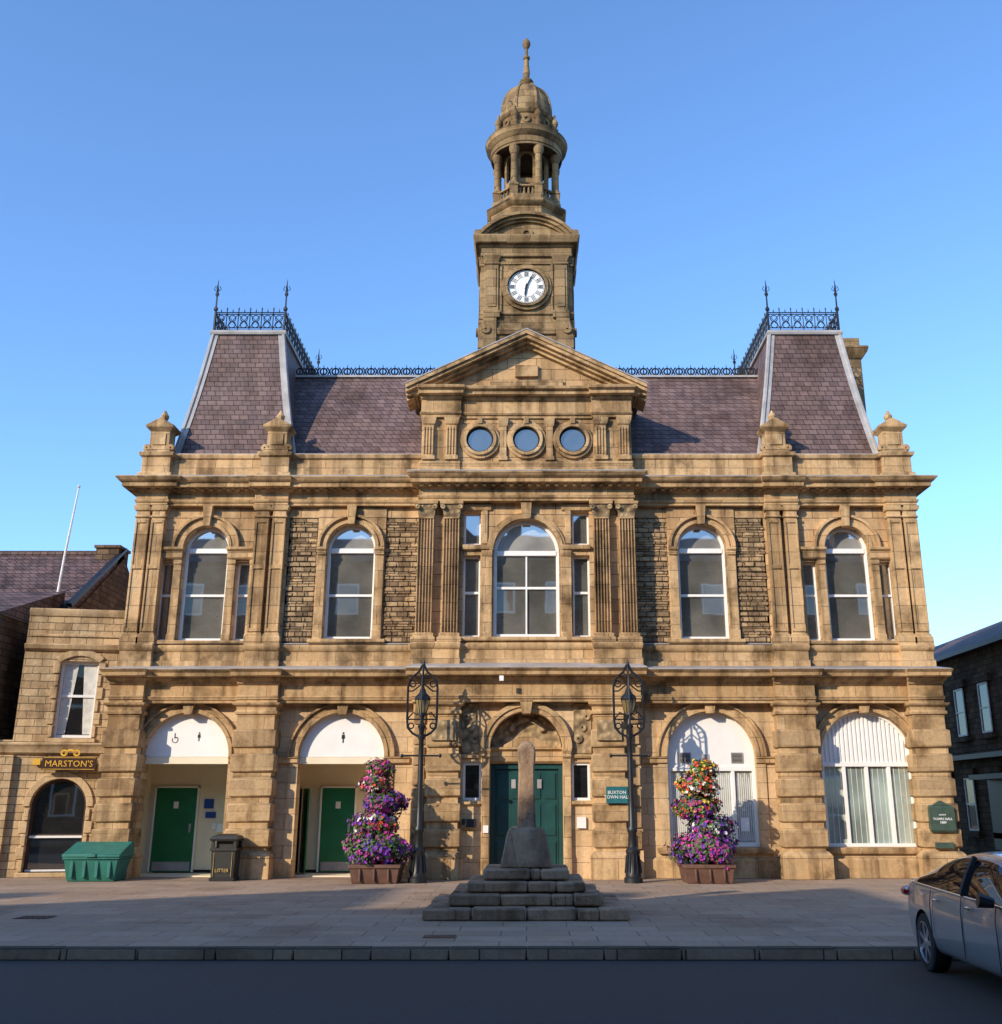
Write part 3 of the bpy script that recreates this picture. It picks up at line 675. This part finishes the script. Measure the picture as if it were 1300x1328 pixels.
# ================================================================== GROUND
def sheet(name,mat,x0,x1,y0,y1,z):
    p=Part(name,mat,None,0,0); p.quad((x0,y0,z),(x1,y0,z),(x1,y1,z),(x0,y1,z)); return p
sheet('ground',simple('ground_earth',(.09,.085,.07),.95,0,.3,.3),-1500,1500,-1500,1500,-.13)
sheet('road',M_asph,-90,90,-23,-11.9,-.125)
pv=Part('pavement',M_pave,None); pv.box(-45,45,-11.98,60,-.128,0)
kb=Part('kerb',M_kerb,None,.015)
x=-45
while x<45:
    kb.box(x+.006,x+.894,-12.2,-11.99,-.128,.004+rj.uniform(-.004,.004)); x+=.9
pv2=Part('pavement',M_pave,None); pv2.box(-60,60,-31,-23,-.128,0)
mh=Part('manhole_cover',simple('cast_iron_cover',(.07,.055,.045),.6,.5),None); mh.box(-7.5,-7.0,-8.9,-8.5,0,.006); mh.box(-1.3,-.9,-11.2,-10.9,0,.006)
for k in range(6): mh.box(-7.46+k*.08,-7.43+k*.08,-8.88,-8.52,.0061,.012)
# ================================================================== MARKET CROSS
MC=parent('market_cross')
mc=Part('steps_and_shaft',M_cross,MC,.03)
c=-7.72
rnd=random.Random(3)
def steprow(hx,z0,z1,n):
    for side in range(4):
        Mx=Matrix.Translation((0,c,0))@Matrix.Rotation(side*math.pi/2,4,'Z'); mc.M=Mx
        xs=[-hx+2*hx*k/n+(rnd.uniform(-.08,.08) if 0<k<n else 0) for k in range(n+1)]
        for k in range(n):
            mc.box(xs[k]+.006,xs[k+1]-.006-(.45 if k==n-1 else 0),-hx+rnd.uniform(0,.03),-hx+.45,z0,z1-rnd.uniform(0,.02))
    mc.M=Matrix(); mc.box(-hx+.2,hx-.2,c-hx+.2,c+hx-.2,z0,z1-.025)
steprow(1.5,0,.17,4); steprow(1.15,.17,.34,3); steprow(.9,.34,.5,2); steprow(.67,.5,.66,2)
mc.loft(-.40,.40,c-.40,c+.40,[(.65,0),(.72,.0),(.95,-.05),(1.12,-.08),(1.2,-.11),(1.25,-.17)],back=1)
mc.loft(-.15,.15,c-.13,c+.13,[(1.2,0),(1.6,-.01),(2.0,-.02),(2.2,-.02),(2.28,-.005),(2.4,-.0),(2.48,-.015),(2.55,-.06),(2.58,-.1)],back=1)
# ================================================================== STREET LAMPS
M_lampglass=glassmat('lamp_glass',(.35,.25,.08),.3)
def lamp(x,y):
    L=parent('street_lamp')
    p=Part('iron_post',M_iron,L,0,35); p.M=Matrix.Translation((x,y,0))
    p.lathe(0,0,[(.2,0),(.2,.1),(.17,.12),(.17,.2),(.15,.25),(.13,.55),(.15,.6),(.15,.66),(.1,.72),(.085,1.0),(.11,1.04),(.11,1.1),(.07,1.16),(.062,1.7),(.058,2.5),(.055,2.95),(.085,3.0),(.085,3.06),(.05,3.1),(.07,3.2),(.1,3.25),(.05,3.3),(.03,3.42)],14)
    for q in range(12):
        a=q*math.pi/6; p.tube([(.175*math.cos(a),.175*math.sin(a),.2),(.135*math.cos(a),.135*math.sin(a),.56)],.015,4)
    p.tube([(-.42,0,2.62),(.42,0,2.62)],.02,6); p.lathe(-.42,0,[(.02,2.58),(.04,2.62),(.02,2.66)],8); p.lathe(.42,0,[(.02,2.58),(.04,2.62),(.02,2.66)],8)
    for q in range(2):
        p.M=Matrix.Translation((x,y,0))@Matrix.Rotation(q*math.pi/2,4,'Z')
        for s in (-1,1):
            P_=[(s*.04,0,3.02),(s*.2,0,3.1),(s*.31,0,3.22),(s*.33,0,3.4),(s*.33,0,4.1),(s*.30,0,4.25),(s*.2,0,4.36),(s*.1,0,4.44),(s*.04,0,4.56),(0,0,4.6)]
            if q==0: p.tube(P_,.028,5)
            else: p.tube([(a*.6,b,c2) for a,b,c2 in P_],.018,5)
            if q==0:
                p.tube([(s*(.24+.06*math.cos(t*math.pi/5)),0,3.26+.06*math.sin(t*math.pi/5)) for t in range(10)],.016,4,True)
                p.tube([(s*(.23+.07*math.cos(t*math.pi/5)),0,4.18+.07*math.sin(t*math.pi/5)) for t in range(10)],.016,4,True)
                p.tube([(s*(.11+.06*math.cos(t*math.pi/5)),0,4.36+.06*math.sin(t*math.pi/5)) for t in range(10)],.014,4,True)
                p.tube([(s*.33,0,3.4),(s*.2,0,3.55),(s*.1,0,3.5)],.016,4)
                p.tube([(s*.33,0,4.02),(s*.22,0,4.02),(s*.12,0,4.1),(0,0,4.2)],.016,4)
    p.M=Matrix.Translation((x,y,0))
    p.tube([(-.33,0,3.4),(.33,0,3.4)],.016,4)
    p.lathe(0,0,[(.015,4.72),(.03,4.66),(.05,4.6),(.02,4.55),(.02,4.1),(.06,4.06),(.08,3.98),(.16,3.9),(.19,3.84),(.17,3.82)],12)
    p.lathe(0,0,[(.10,3.50),(.10,3.54),(.06,3.46),(.03,3.40)],8)
    g=Part('lantern_glass',M_lampglass,L,0,35); g.M=p.M; g.lathe(0,0,[(.09,3.53),(.14,3.7),(.16,3.82)],10)
    for q in range(6):
        a=q*math.pi/3; p.tube([(.095*math.cos(a),.095*math.sin(a),3.53),(.165*math.cos(a),.165*math.sin(a),3.83)],.009,4)
lamp(-2.32,-1.5); lamp(2.28,-1.5)
# ================================================================== FLOWER TOWERS
cols=[(.20,.03,.34),(.45,.04,.26),(.6,.07,.03),(.7,.65,.62),(.65,.45,.03),(.6,.16,.26),(.12,.04,.36)]
FM=[simple('petals_%d'%i,c,.7,0,.25,20) for i,c in enumerate(cols)]
LM=[simple('leaf_dark',(.04,.085,.02),.6,0,.3,15),simple('leaf_light',(.09,.17,.035),.6,0,.3,15)]
M_plant=simple('brown_planter',(.13,.065,.045),.6,0,.25,5)
def flowers(x,y,seed,tiers):
    rn=random.Random(seed)
    F=parent('flower_tower_planter')
    b=Part('planter_box',M_plant,F,.01); b.M=Matrix.Translation((x,y,0))
    b.loft(-.46,.46,-.46,.46,[(0,0),(.04,.02),(.3,.06),(.31,.09),(.38,.09)],back=1); b.tube([(0,0,.3),(0,0,2.2)],.08,8)
    for q in (-.3,0,.3): b.box(q-.02,q+.02,-.56,-.5,.05,.3)
    f=Part('flowers_and_foliage',LM+FM,F,0,0); f.M=Matrix.Translation((x,y,0))
    for (cx,cz,rx,rz,pal,nf) in tiers:
        ph=rn.random()*6
        for k in range(nf):
            u=rn.uniform(-1,1); a=rn.uniform(0,2*math.pi); s=math.sqrt(1-u*u)
            n=Vector((s*math.cos(a),s*math.sin(a),u))
            lump=1+.16*math.sin(3*a+ph+2*u)+.12*math.sin(7*a+5*u+ph*2)+.08*math.sin(13*a+11*u)
            rr=lump*rn.uniform(.72,1.06)
            petal=(rn.random()<.44 and rr>.85*lump*.98)
            p=Vector((cx+n.x*rx*rr,n.y*rx*rr,cz+n.z*rz*rr))
            if rn.random()<.06: p.z-=rn.uniform(0,.16)
            if p.z<.32: p.z=.32+rn.random()*.1
            nn=(n+Vector((rn.uniform(-.6,.6),rn.uniform(-.6,.6),rn.uniform(-.3,.7)))).normalized()
            t=nn.orthogonal().normalized(); w=nn.cross(t); rot=rn.random()*6.28
            t,w=t*math.cos(rot)+w*math.sin(rot),w*math.cos(rot)-t*math.sin(rot)
            if petal:
                clump=int((math.sin(a*2.3+cz*9+ph)+math.sin(u*4+a+ph))*1.3+2.5)%len(pal)
                f.cur=2+(pal[clump] if rn.random()<.8 else rn.choice(pal))
                sz=rn.uniform(.026,.046)
                vs=[p+nn*-.008]+[p+nn*.006+(t*math.cos(i*math.pi/2.5)+w*math.sin(i*math.pi/2.5))*sz for i in range(5)]
                f.add(vs,[(0,1+i,1+(i+1)%5) for i in range(5)])
            else:
                f.cur=0 if rn.random()<.5 or rr<.85 else 1
                sz=rn.uniform(.03,.065)
                f.add([p-t*sz,p+w*sz*.45,p+t*sz,p-w*sz*.45],[(0,1,2,3)])
flowers(-3.2,-1.35,11,[(0,.68,.64,.34,[0,0,1,6,0],5200),(-.05,1.22,.46,.22,[1,3,0,1,2],2800),(.1,1.64,.44,.22,[0,6,1,1,0],2400),(-.1,2.04,.32,.2,[2,5,1,3,5],1700),(-.02,2.36,.28,.18,[1,2,1,5],1300)])
flowers(3.86,-1.35,23,[(0,.68,.64,.34,[1,0,1,0,6],5200),(.14,1.15,.44,.24,[0,3,6,1,0],2800),(-.14,1.55,.44,.24,[1,2,0,1,4],2800),(-.08,1.98,.42,.22,[1,4,2,3,2],2200),(.02,2.32,.3,.2,[4,2,3,4,2],1300)])
# ================================================================== LITTER BIN / GRIT BIN
LB=parent('litter_bin'); p=Part('bin_body',[simple('black_bin_plastic',(.025,.024,.022),.5),simple('gold_lettering',(.45,.3,.08),.5)],LB,.01)
p.M=Matrix.Translation((-6.62,-.82,0))
p.loft(-.24,.24,-.22,.22,[(0,.02),(.06,.03),(.08,0),(.62,.02),(.63,.05),(.68,.05)],back=1)
for s in (-1,1):
    for t in (-1,1): p.box(s*.24-.03,s*.24+.03,t*.22-.03,t*.22+.03,.68,.84)
p.loft(-.24,.24,-.22,.22,[(.83,.05),(.87,.07),(.93,.03),(.97,-.08)],back=1)
p.box(-.18,.18,-.16,.16,.62,.83); p.cur=1; p.text('LITTER',0,-.262,.22,.10)
for a in (-.2,.195): p.box(a,a+.008,-.25,-.24,.1,.6)
GB=parent('grit_bin'); p=Part('grit_bin_body',simple('teal_grit_plastic',(.02,.15,.115),.5,0,.2,4),GB,.015)
p.M=Matrix.Translation((-9.42,-.85,0))
p.loft(-.5,.5,-.3,.3,[(0,0),(.04,.02),(.45,.09),(.46,.12),(.5,.12)],back=1)
p.prismx([(-.43,.502),(.43,.502),(.43,.76),(.3,.8),(-.43,.56)],-.63,.63)
for a in (-.4,-.13,.14,.41): p.box(a-.04,a+.04,-.405,-.30,.08,.42)
p.box(-.12,.12,-.46,-.42,.5,.58)
for s in (-1,1): p.box(s*.4-.08,s*.4+.08,-.28,.28,-.0,.04)
# ================================================================== PUB (left)
PB=parent('stone_pub_building')
a=Part('pub_walls',M_pub,PB); t=Part('pub_stone_trim',stone('pub_trim_stone',(.60,.45,.27),(.48,.35,.2),(.25,.17,.1),1.2,.5,.004,.5,.008,.6),PB,.012)
w_=Part('pub_window_frames',M_white,PB); g_=Part('pub_glass',M_glassd,PB,smooth=0); br=Part('pub_dark_frames',M_brown,PB)
Mp=Matrix.Translation((-9.95,.5,0))@Matrix.Rotation(R(10),4,'Z')
for q in (a,t,w_,g_,br): q.M=Mp
gx,gz0,gz1=-1.0,.10,1.55
ux,uz0,uz1=-.90,3.08,4.92
XL,XU=-2.62,-2.2
a.wall(XL,.2,-.1,3.05,0,.3,[(gx,.62,[(gz0,gz1,True)])])
a.wall(XU,.2,3.05,6.1,0,.3,[(ux,.44,[(uz0+.03,uz1,False)])]); a.box(XL,XL+.05,.002,5,0,3.05); a.box(XU,XU+.05,.002,5,3,6.1)
a.box(XU+.05,.2,4.9,5,0,6.1)
t.loft(XL,.2,-.04,.2,[(2.72,0),(2.76,.06),(2.88,.1),(2.94,.16),(2.99,.16)],fx=0); t.loft(XU,.2,-.02,.2,[(5.15,0),(5.2,.08),(5.3,.12),(5.34,0)],fx=0)
t.loft(XU,.2,-.03,.3,[(6.0,0),(6.1,.05),(6.18,.05)],fx=0); t.box(XU+.1,.2,-.03,.2,5.5,5.56)
t.ring(gx,gz1,.623,.78,-.05,.1,n=20)
t.ring(ux,uz1-.58,.70,.86,-.05,.28,50,130,14)
t.box(gx-.75,gx+.75,-.07,.1,gz0-.1,gz0); t.box(ux-.55,ux+.55,-.07,.1,uz0-.08,uz0+.02)
for s in (-1,1):
    for k in range(5): t.box(*sorted((gx+s*.623,gx+s*(.8 if k%2 else .72))),-.04,.1,gz0+.02+k*.28,gz0+.28+k*.28)
    for k in range(6): t.box(*sorted((ux+s*.443,ux+s*(.6 if k%2 else .53))),-.04,.1,uz0+.04+k*.3,uz0+.31+k*.3)
a.box(XL-.1,XU+.1,-.12,0.05,0,2.7)
def pwin(P,cx,hw,za,zb,arch=True):
    P.box(cx-hw,cx-hw+.06,.12,.2,za,zb); P.box(cx+hw-.06,cx+hw,.12,.2,za,zb); P.box(cx-hw,cx+hw,.11,.21,za,za+.07)
    P.box(cx-hw+.06,cx+hw-.06,.12,.2,(za+zb)/2+.05,(za+zb)/2+.11)
    if arch: P.ring(cx,zb,hw-.06,hw,.12,.2,n=18); g_.archpoly(cx,hw,za,zb,.17)
    else: P.box(cx-hw+.06,cx+hw-.06,.12,.2,zb-.07,zb); g_.quad((cx-hw,.17,za),(cx+hw,.17,za),(cx+hw,.17,zb),(cx-hw,.17,zb))
pwin(w_,ux,.44,uz0+.03,uz1,False); pwin(br,gx,.62,gz0,gz1); w_.box(gx-.58,gx+.58,.1,.13,.85,.9); w_.box(gx-.58,gx+.58,.09,.13,gz0+.02,gz0+.06)
cu=Part('pub_curtains',simple('white_curtain',(.6,.58,.52),.8),PB)
cu.M=Mp; 
for s in (-1,1): cu.prism([(ux+s*.37,uz0+.12),(ux+s*.2,uz0+.12),(ux+s*.06,uz1-.08),(ux+s*.37,uz1-.08)],.155,.16)
sg=Part('pub_sign',[simple('sign_brown',(.05,.02,.012),.4),simple('sign_gold',(.75,.42,.05),.4)],PB); sg.M=Mp
sg.box(-1.42,-.22,-.26,-.18,2.36,2.66); sg.cur=1; sg.text("MARSTON'S",-.82,-.265,2.50,.2)
for z in (2.375,2.635): sg.box(-1.4,-.24,-.268,-.261,z,z+.012)
sg.ring(-.82,2.72,.08,.12,-.26,-.22,0,180,12); sg.ring(-.68,2.75,.04,.08,-.26,-.22,0,360,12); sg.ring(-.96,2.75,.04,.08,-.26,-.22,0,360,12); sg.box(-1.66,-1.5,-.1,-.05,2.48,2.62)
sg.cur=0; sg.box(-1.3,-1.26,-.2,-.02,2.45,2.5); sg.box(-.4,-.36,-.2,-.02,2.45,2.5)
# ---- older building with slate roof behind and to the left
OB=parent('slate_roofed_house')
a=Part('house_walls',M_dstone,OB); s_=Part('house_roof',M_slate2,OB); t=Part('house_gutters',M_iron,OB)
a.box(-22,-12.6,3.5,9.5,0,6.9); s_.prismx([(3.2,6.75),(6.5,9.0),(9.8,6.75)],-22,-12.5); a.prismx([(3.5,6.7),(6.5,8.85),(9.5,6.7)],-12.62,-12.45)
t.prismx([(3.1,6.75),(6.5,9.1),(6.5,9.2),(3.0,6.83)],-12.56,-12.4); t.tube([(-22,3.1,6.75),(-12.5,3.1,6.75)],.07,6)
s_.tube([(-22,6.5,9.03),(-12.5,6.5,9.03)],.09,6)
a.loft(-13.2,-12.5,6.1,6.9,[(8,0),(9.1,0),(9.12,.05),(9.2,.05)],back=1)
a.box(-22,-12.75,-.1,3.4,0,6.0); 
t.tube([(-12.7,-.2,.2),(-12.7,-.2,5.9)],.07,6); s_.prismx([(-.3,6.0),(3.3,7.2),(3.3,6.0)],-22,-12.73)
wf=Part('house_windows',[M_white,M_glassd,simple('shopfront_teal',(.01,.08,.09),.4)],OB)
for x in (-15.2,-14.0):
    wf.cur=0; wf.box(x-.5,x+.5,-.16,-.1,3.6,5.3); wf.cur=1; wf.box(x-.42,x+.42,-.175,-.15,3.7,5.2); wf.box(x-.4,x+.4,-.175,-.15,.5,2.3); wf.cur=0; wf.box(x-.5,x+.5,-.15,-.1,.4,2.4)
wf.cur=2; wf.box(-22,-12.78,-.3,-.1,2.5,2.9)
FP=parent('flagpole'); p=Part('pole',simple('pole_white',(.7,.7,.7),.4),FP)
p.tube([(-13.3,4.0,6.4),(-13.2,4.0,8.4),(-13.05,4.0,10.4)],[.045,.035,.022],8); p.lathe(-13.05,4.0,[(.02,10.4),(.05,10.45),(.02,10.5)],8); p.tube([(-13.7,4,7.0),(-13.15,4,7.1)],.03,5)
# ================================================================== RIGHT building
RB=parent('stone_corner_building')
a=Part('walls',M_dstone,RB); s_=Part('roof',M_slate2,RB); wf=Part('windows',[M_white,M_glassd,M_iron],RB)
a.box(14.2,24,3.0,40,0,6.3)
s_.prism([(13.95,6.25),(19,8.6),(24.2,6.25)],2.8,40)
wf.cur=2; wf.box(13.85,14.0,2.8,40,6.2,6.33); wf.box(13.9,14.2,3.0,40,2.95,3.1)
for k in range(14):
    y=3.9+k*1.9
    for z0,z1 in ((.8,2.4),(3.7,5.2)):
        zm=(z0+z1)/2
        wf.cur=1; wf.box(14.15,14.19,y-.36,y+.36,z0,z1)
        wf.cur=0
        for ya_,yb_,za_,zb_ in ((y-.36,y-.32,z0,z1),(y+.32,y+.36,z0,z1),(y-.32,y+.32,z0,z0+.05),(y-.32,y+.32,z1-.05,z1),(y-.32,y+.32,zm-.02,zm+.02)):
            wf.box(14.12,14.16,ya_,yb_,za_,zb_)
        a.box(14.05,14.2,y-.5,y+.5,z0-.18,z0-.02); a.box(14.08,14.2,y-.55,y+.55,z1+.02,z1+.28)
wf.cur=2; wf.tube([(14.1,5.0,0),(14.1,5.0,6.2)],.05,6)
wf.box(13.5,14.05,3.4,8,2.3,2.45); wf.box(14.05,14.104,3.2,8,.3,2.3)
FR=parent('distant_terrace'); a=Part('walls',M_dstone,FR); a.box(9.8,30,44,50,0,5.5); a.box(-30,-9.9,30,36,0,6); s_=Part('roof',M_slate2,FR); s_.prismx([(43.5,5.4),(47,8),(50.5,5.4)],9.8,30); s_.prismx([(29.5,5.9),(33,8.5),(36.5,5.9)],-30,-9.9)
# ================================================================== OPPOSITE TERRACE (behind the camera: casts the shade over the square)
OT=parent('opposite_terrace'); a=Part('walls',M_dstone,OT,0,0); wf=Part('windows',[M_white,M_glassd],OT,0,0); s_=Part('roof',M_slate2,OT,0,0)
a.box(-62,45,-45,-30.2,-.12,14.3); s_.prismx([(-30.0,14.3),(-34,16.4),(-45,14.3)],-62,45)
x=-60
while x<44:
    for z in (1,4.4,7.8,11.1):
        wf.cur=0; wf.box(x-.6,x+.6,-30.2,-30.12,z,z+2); wf.cur=1; wf.box(x-.5,x+.5,-30.12,-30.1,z+.1,z+1.9)
    x+=2.8
for gx in (-50,-41,-30,-21,-12,-4.5,3.5,14,26):
    a.prism([(gx-2.6,14.29),(gx+2.6,14.29),(gx,17.2)],-30.3,-30.15); s_.prism([(gx-2.7,14.3),(gx+2.7,14.3),(gx,17.3)],-34,-30.3); a.box(gx+3.4,gx+4.2,-33,-32,15,17.6)
for p in list(Part.allp): p.finish()
# ================================================================== CAR
CAR=parent('parked_car')
M_body=simple('silver_car_paint',(.30,.32,.34),.28,.45,.04,3,0,.5,.8)
M_cg=glassmat('car_glass',(.012,.012,.014),.16,0); M_tyre=simple('tyre_rubber',(.015,.015,.015),.85); M_rim=simple('alloy_rim',(.45,.46,.48),.3,.8)
M_red=simple('tail_lamp_red',(.35,.01,.01),.15); M_chr=simple('chrome',(.7,.7,.7),.12,1)
CM=Matrix.Translation(((4.28)*K+.92,-14.32*K,-.125*K))@Matrix.Rotation(R(-90-2),4,'Z')
st=[(-2.44,.46,.62,.90,.93,.45),(-2.38,.30,.78,.98,1.01,.55),(-2.1,.24,.88,1.01,1.06,.66),(-1.78,.2,.91,1.0,1.10,.66),(-1.15,.19,.92,.98,1.36,.57),(-.5,.19,.93,.96,1.43,.59),(.15,.19,.93,.95,1.43,.59),(.65,.19,.93,.94,1.36,.57),(1.3,.19,.92,.92,1.02,.66),(1.85,.2,.9,.86,.92,.6),(2.25,.24,.82,.76,.80,.5),(2.42,.36,.64,.62,.65,.4)]
vs=[];fs=[];mi=[]
for x,zl,w,zb,zt,wr in st:
    half=[(0,zl),(w*.85,zl),(w*.98,zl+.1),(w,.55),(w*.985,zb-.13),(w*.94,zb),((w*.94+wr)/2+.04,(zb+zt)/2),(wr+.04,zt-.05),(wr*.6,zt),(0,zt+.02)]
    full=half+[(-y,z) for y,z in half[-2:0:-1]]
    vs+=[(x,y,z) for y,z in full]
n=18
for i in range(len(st)-1):
    for j in range(n):
        k=(j+1)%n; fs.append((i*n+j,i*n+k,(i+1)*n+k,(i+1)*n+j))
        jj=j if j<9 else 17-j
        g=0
        if jj in (5,6) and 4<=i<=7: g=1
        if jj==5 and i in(3,): g=1
        if jj in (7,8) and i in (3,7): g=1
        mi.append(g)
fs.append(tuple(range(n-1,-1,-1))); mi.append(0); e=(len(st)-1)*n; fs.append(tuple(range(e,e+n))); mi.append(0)
me=bpy.data.meshes.new('body'); me.from_pydata(vs,[],fs)
for m in (M_body,M_cg,M_tyre): me.materials.append(m)
me.polygons.foreach_set('material_index',mi); me.polygons.foreach_set('use_smooth',[True]*len(fs))
body=bpy.data.objects.new('body',me); scene.collection.objects.link(body)
bm=bmesh.new(); bm.from_mesh(me); bmesh.ops.recalc_face_normals(bm,faces=bm.faces); bm.to_mesh(me); bm.free()
ss=body.modifiers.new('s','SUBSURF'); ss.levels=2; ss.render_levels=2
cut=[]
for x in (-1.42,1.45):
    bm=bmesh.new(); bmesh.ops.create_cone(bm,cap_ends=True,segments=40,radius1=.375,radius2=.375,depth=2.4,matrix=Matrix.Translation((x,0,.33))@Matrix.Rotation(R(90),4,'X'))
    cm=bpy.data.meshes.new('c'); bm.to_mesh(cm); bm.free(); cm.materials.append(M_tyre); co=bpy.data.objects.new('c',cm); scene.collection.objects.link(co); cut.append(co)
    bo=body.modifiers.new('b','BOOLEAN'); bo.object=co; bo.operation='DIFFERENCE'; bo.solver='EXACT'
bpy.context.view_layer.update()
nm=bpy.data.meshes.new_from_object(body.evaluated_get(bpy.context.evaluated_depsgraph_get()))
body.modifiers.clear(); body.data=nm
for c_ in cut: bpy.data.objects.remove(c_)
try: nm.set_sharp_from_angle(angle=R(35))
except Exception: pass
nm.transform(CM); body.parent=CAR
Part.allp.clear(); K0=K; K=1.0
wp=Part('wheels',[M_tyre,M_rim],CAR,0,35); dt=Part('trim_and_lights',[M_chr,M_iron,M_red,M_white],CAR,0,35)
for x in (-1.42,1.45):
    for s in (-1,1):
        Mw=CM@Matrix.Translation((x,s*.80,.33))@Matrix.Rotation(R(90)*(-s),4,'X'); wp.M=Mw
        wp.cur=0; wp.lathe(0,0,[(.2,-.11),(.31,-.11),(.33,-.09),(.335,0),(.33,.09),(.31,.11),(.24,.115),(.235,.09)],36)
        wp.cur=1; wp.lathe(0,0,[(.235,.05),(.24,.112),(.228,.115),(.215,.06),(.21,.03)],36); wp.lathe(0,0,[(.06,.0),(.06,.09),(.03,.105),(0,.105)],16)
        for q in range(7):
            a=q*2*math.pi/7; c1,s1=math.cos(a),math.sin(a); c2,s2=-s1,c1
            vs=[]
            for r,hw,z in ((.05,.03,.095),(.225,.022,.10)):
                vs+=[(r*c1-hw*c2,r*s1-hw*s2,z),(r*c1+hw*c2,r*s1+hw*s2,z),(r*c1+hw*c2,r*s1+hw*s2,z-.04),(r*c1-hw*c2,r*s1-hw*s2,z-.04)]
            wp.add(vs,[(0,1,5,4),(1,2,6,5),(2,3,7,6),(3,0,4,7)])
dt.M=CM
for s in (-1,1):
    dt.cur=0; dt.tube([(-1.75,s*.885,1.005),(-1.1,s*.892,.99),(-.3,s*.895,.97),(.5,s*.89,.955),(1.15,s*.88,.94)],.012,5)
    dt.cur=1
    for x in (-1.02,.02,1.02): dt.tube([(x,s*.928,.32),(x,s*.932,.55),(x-.02,s*.925,.8),(x-.03,s*.895,.95)],.006,4)
    dt.tube([(-.02,s*.885,.98),(-.06,s*.77,1.2),(-.1,s*.655,1.37)],.035,5)
    dt.cur=0
    for x in (-.88,.17): dt.tube([(x,s*.93,.86),(x+.09,s*.955,.865),(x+.2,s*.93,.86)],.015,5)
    dt.cur=2; dt.tube([(-2.1,s*.88,.86),(-2.28,s*.83,.86),(-2.39,s*.70,.86),(-2.43,s*.5,.86)],[.03,.06,.065,.05],8)
    dt.cur=1; dt.tube([(.95,s*.9,.97),(.93,s*1.05,1.0)],[.05,.08],8)
dt.cur=3; dt.box(-2.47,-2.44,-.26,.26,.6,.71); dt.cur=1; dt.tube([(-2.4,-.6,.33),(-2.42,0,.33),(-2.4,.6,.33)],.05,6)
for p in list(Part.allp): p.finish()
K=K0
# ================================================================== LIGHT, SKY, CAMERA
EL=24.0; AZ=45.0
sv=Vector((-math.sin(R(AZ))*math.cos(R(EL)),-math.cos(R(AZ))*math.cos(R(EL)),math.sin(R(EL))))
sl=bpy.data.lights.new('sun','SUN'); sl.energy=5.0; sl.angle=R(.5); sl.color=(1,.86,.66)
so=bpy.data.objects.new('sun',sl); scene.collection.objects.link(so); so.rotation_euler=(-sv).to_track_quat('-Z','Y').to_euler(); so.location=(-30,-30,40)
w=bpy.data.worlds.new('World'); scene.world=w; w.use_nodes=True; nt=w.node_tree
bg=nt.nodes['Background']; sk=nt.nodes.new('ShaderNodeTexSky'); sk.sky_type='NISHITA'; sk.sun_disc=False
sk.sun_elevation=R(EL); sk.sun_rotation=math.atan2(sv.x,sv.y)%(2*math.pi); sk.air_density=1.0; sk.dust_density=.5; sk.ozone_density=2.5
mx=nt.nodes.new('ShaderNodeMixRGB'); mx.blend_type='MULTIPLY'; mx.inputs[0].default_value=1; mx.inputs[2].default_value=(1.38,1.78,2.2,1)
nt.links.new(sk.outputs[0],mx.inputs[1]); nt.links.new(mx.outputs[0],bg.inputs[0]); bg.inputs[1].default_value=.148
cd=bpy.data.cameras.new('camera'); co=bpy.data.objects.new('camera',cd); scene.collection.objects.link(co)
co.location=(0,-25.5*K,1.6*K); co.rotation_euler=(R(90+17.16),0,0)
cd.sensor_fit='HORIZONTAL'; cd.sensor_width=36; cd.lens=1370/1300*36; cd.shift_x=-33/1300; cd.shift_y=-44/1300
cd.clip_start=.1; cd.clip_end=5000
scene.camera=co
scene.view_settings.view_transform='Standard'; scene.view_settings.look='None'; scene.view_settings.exposure=0
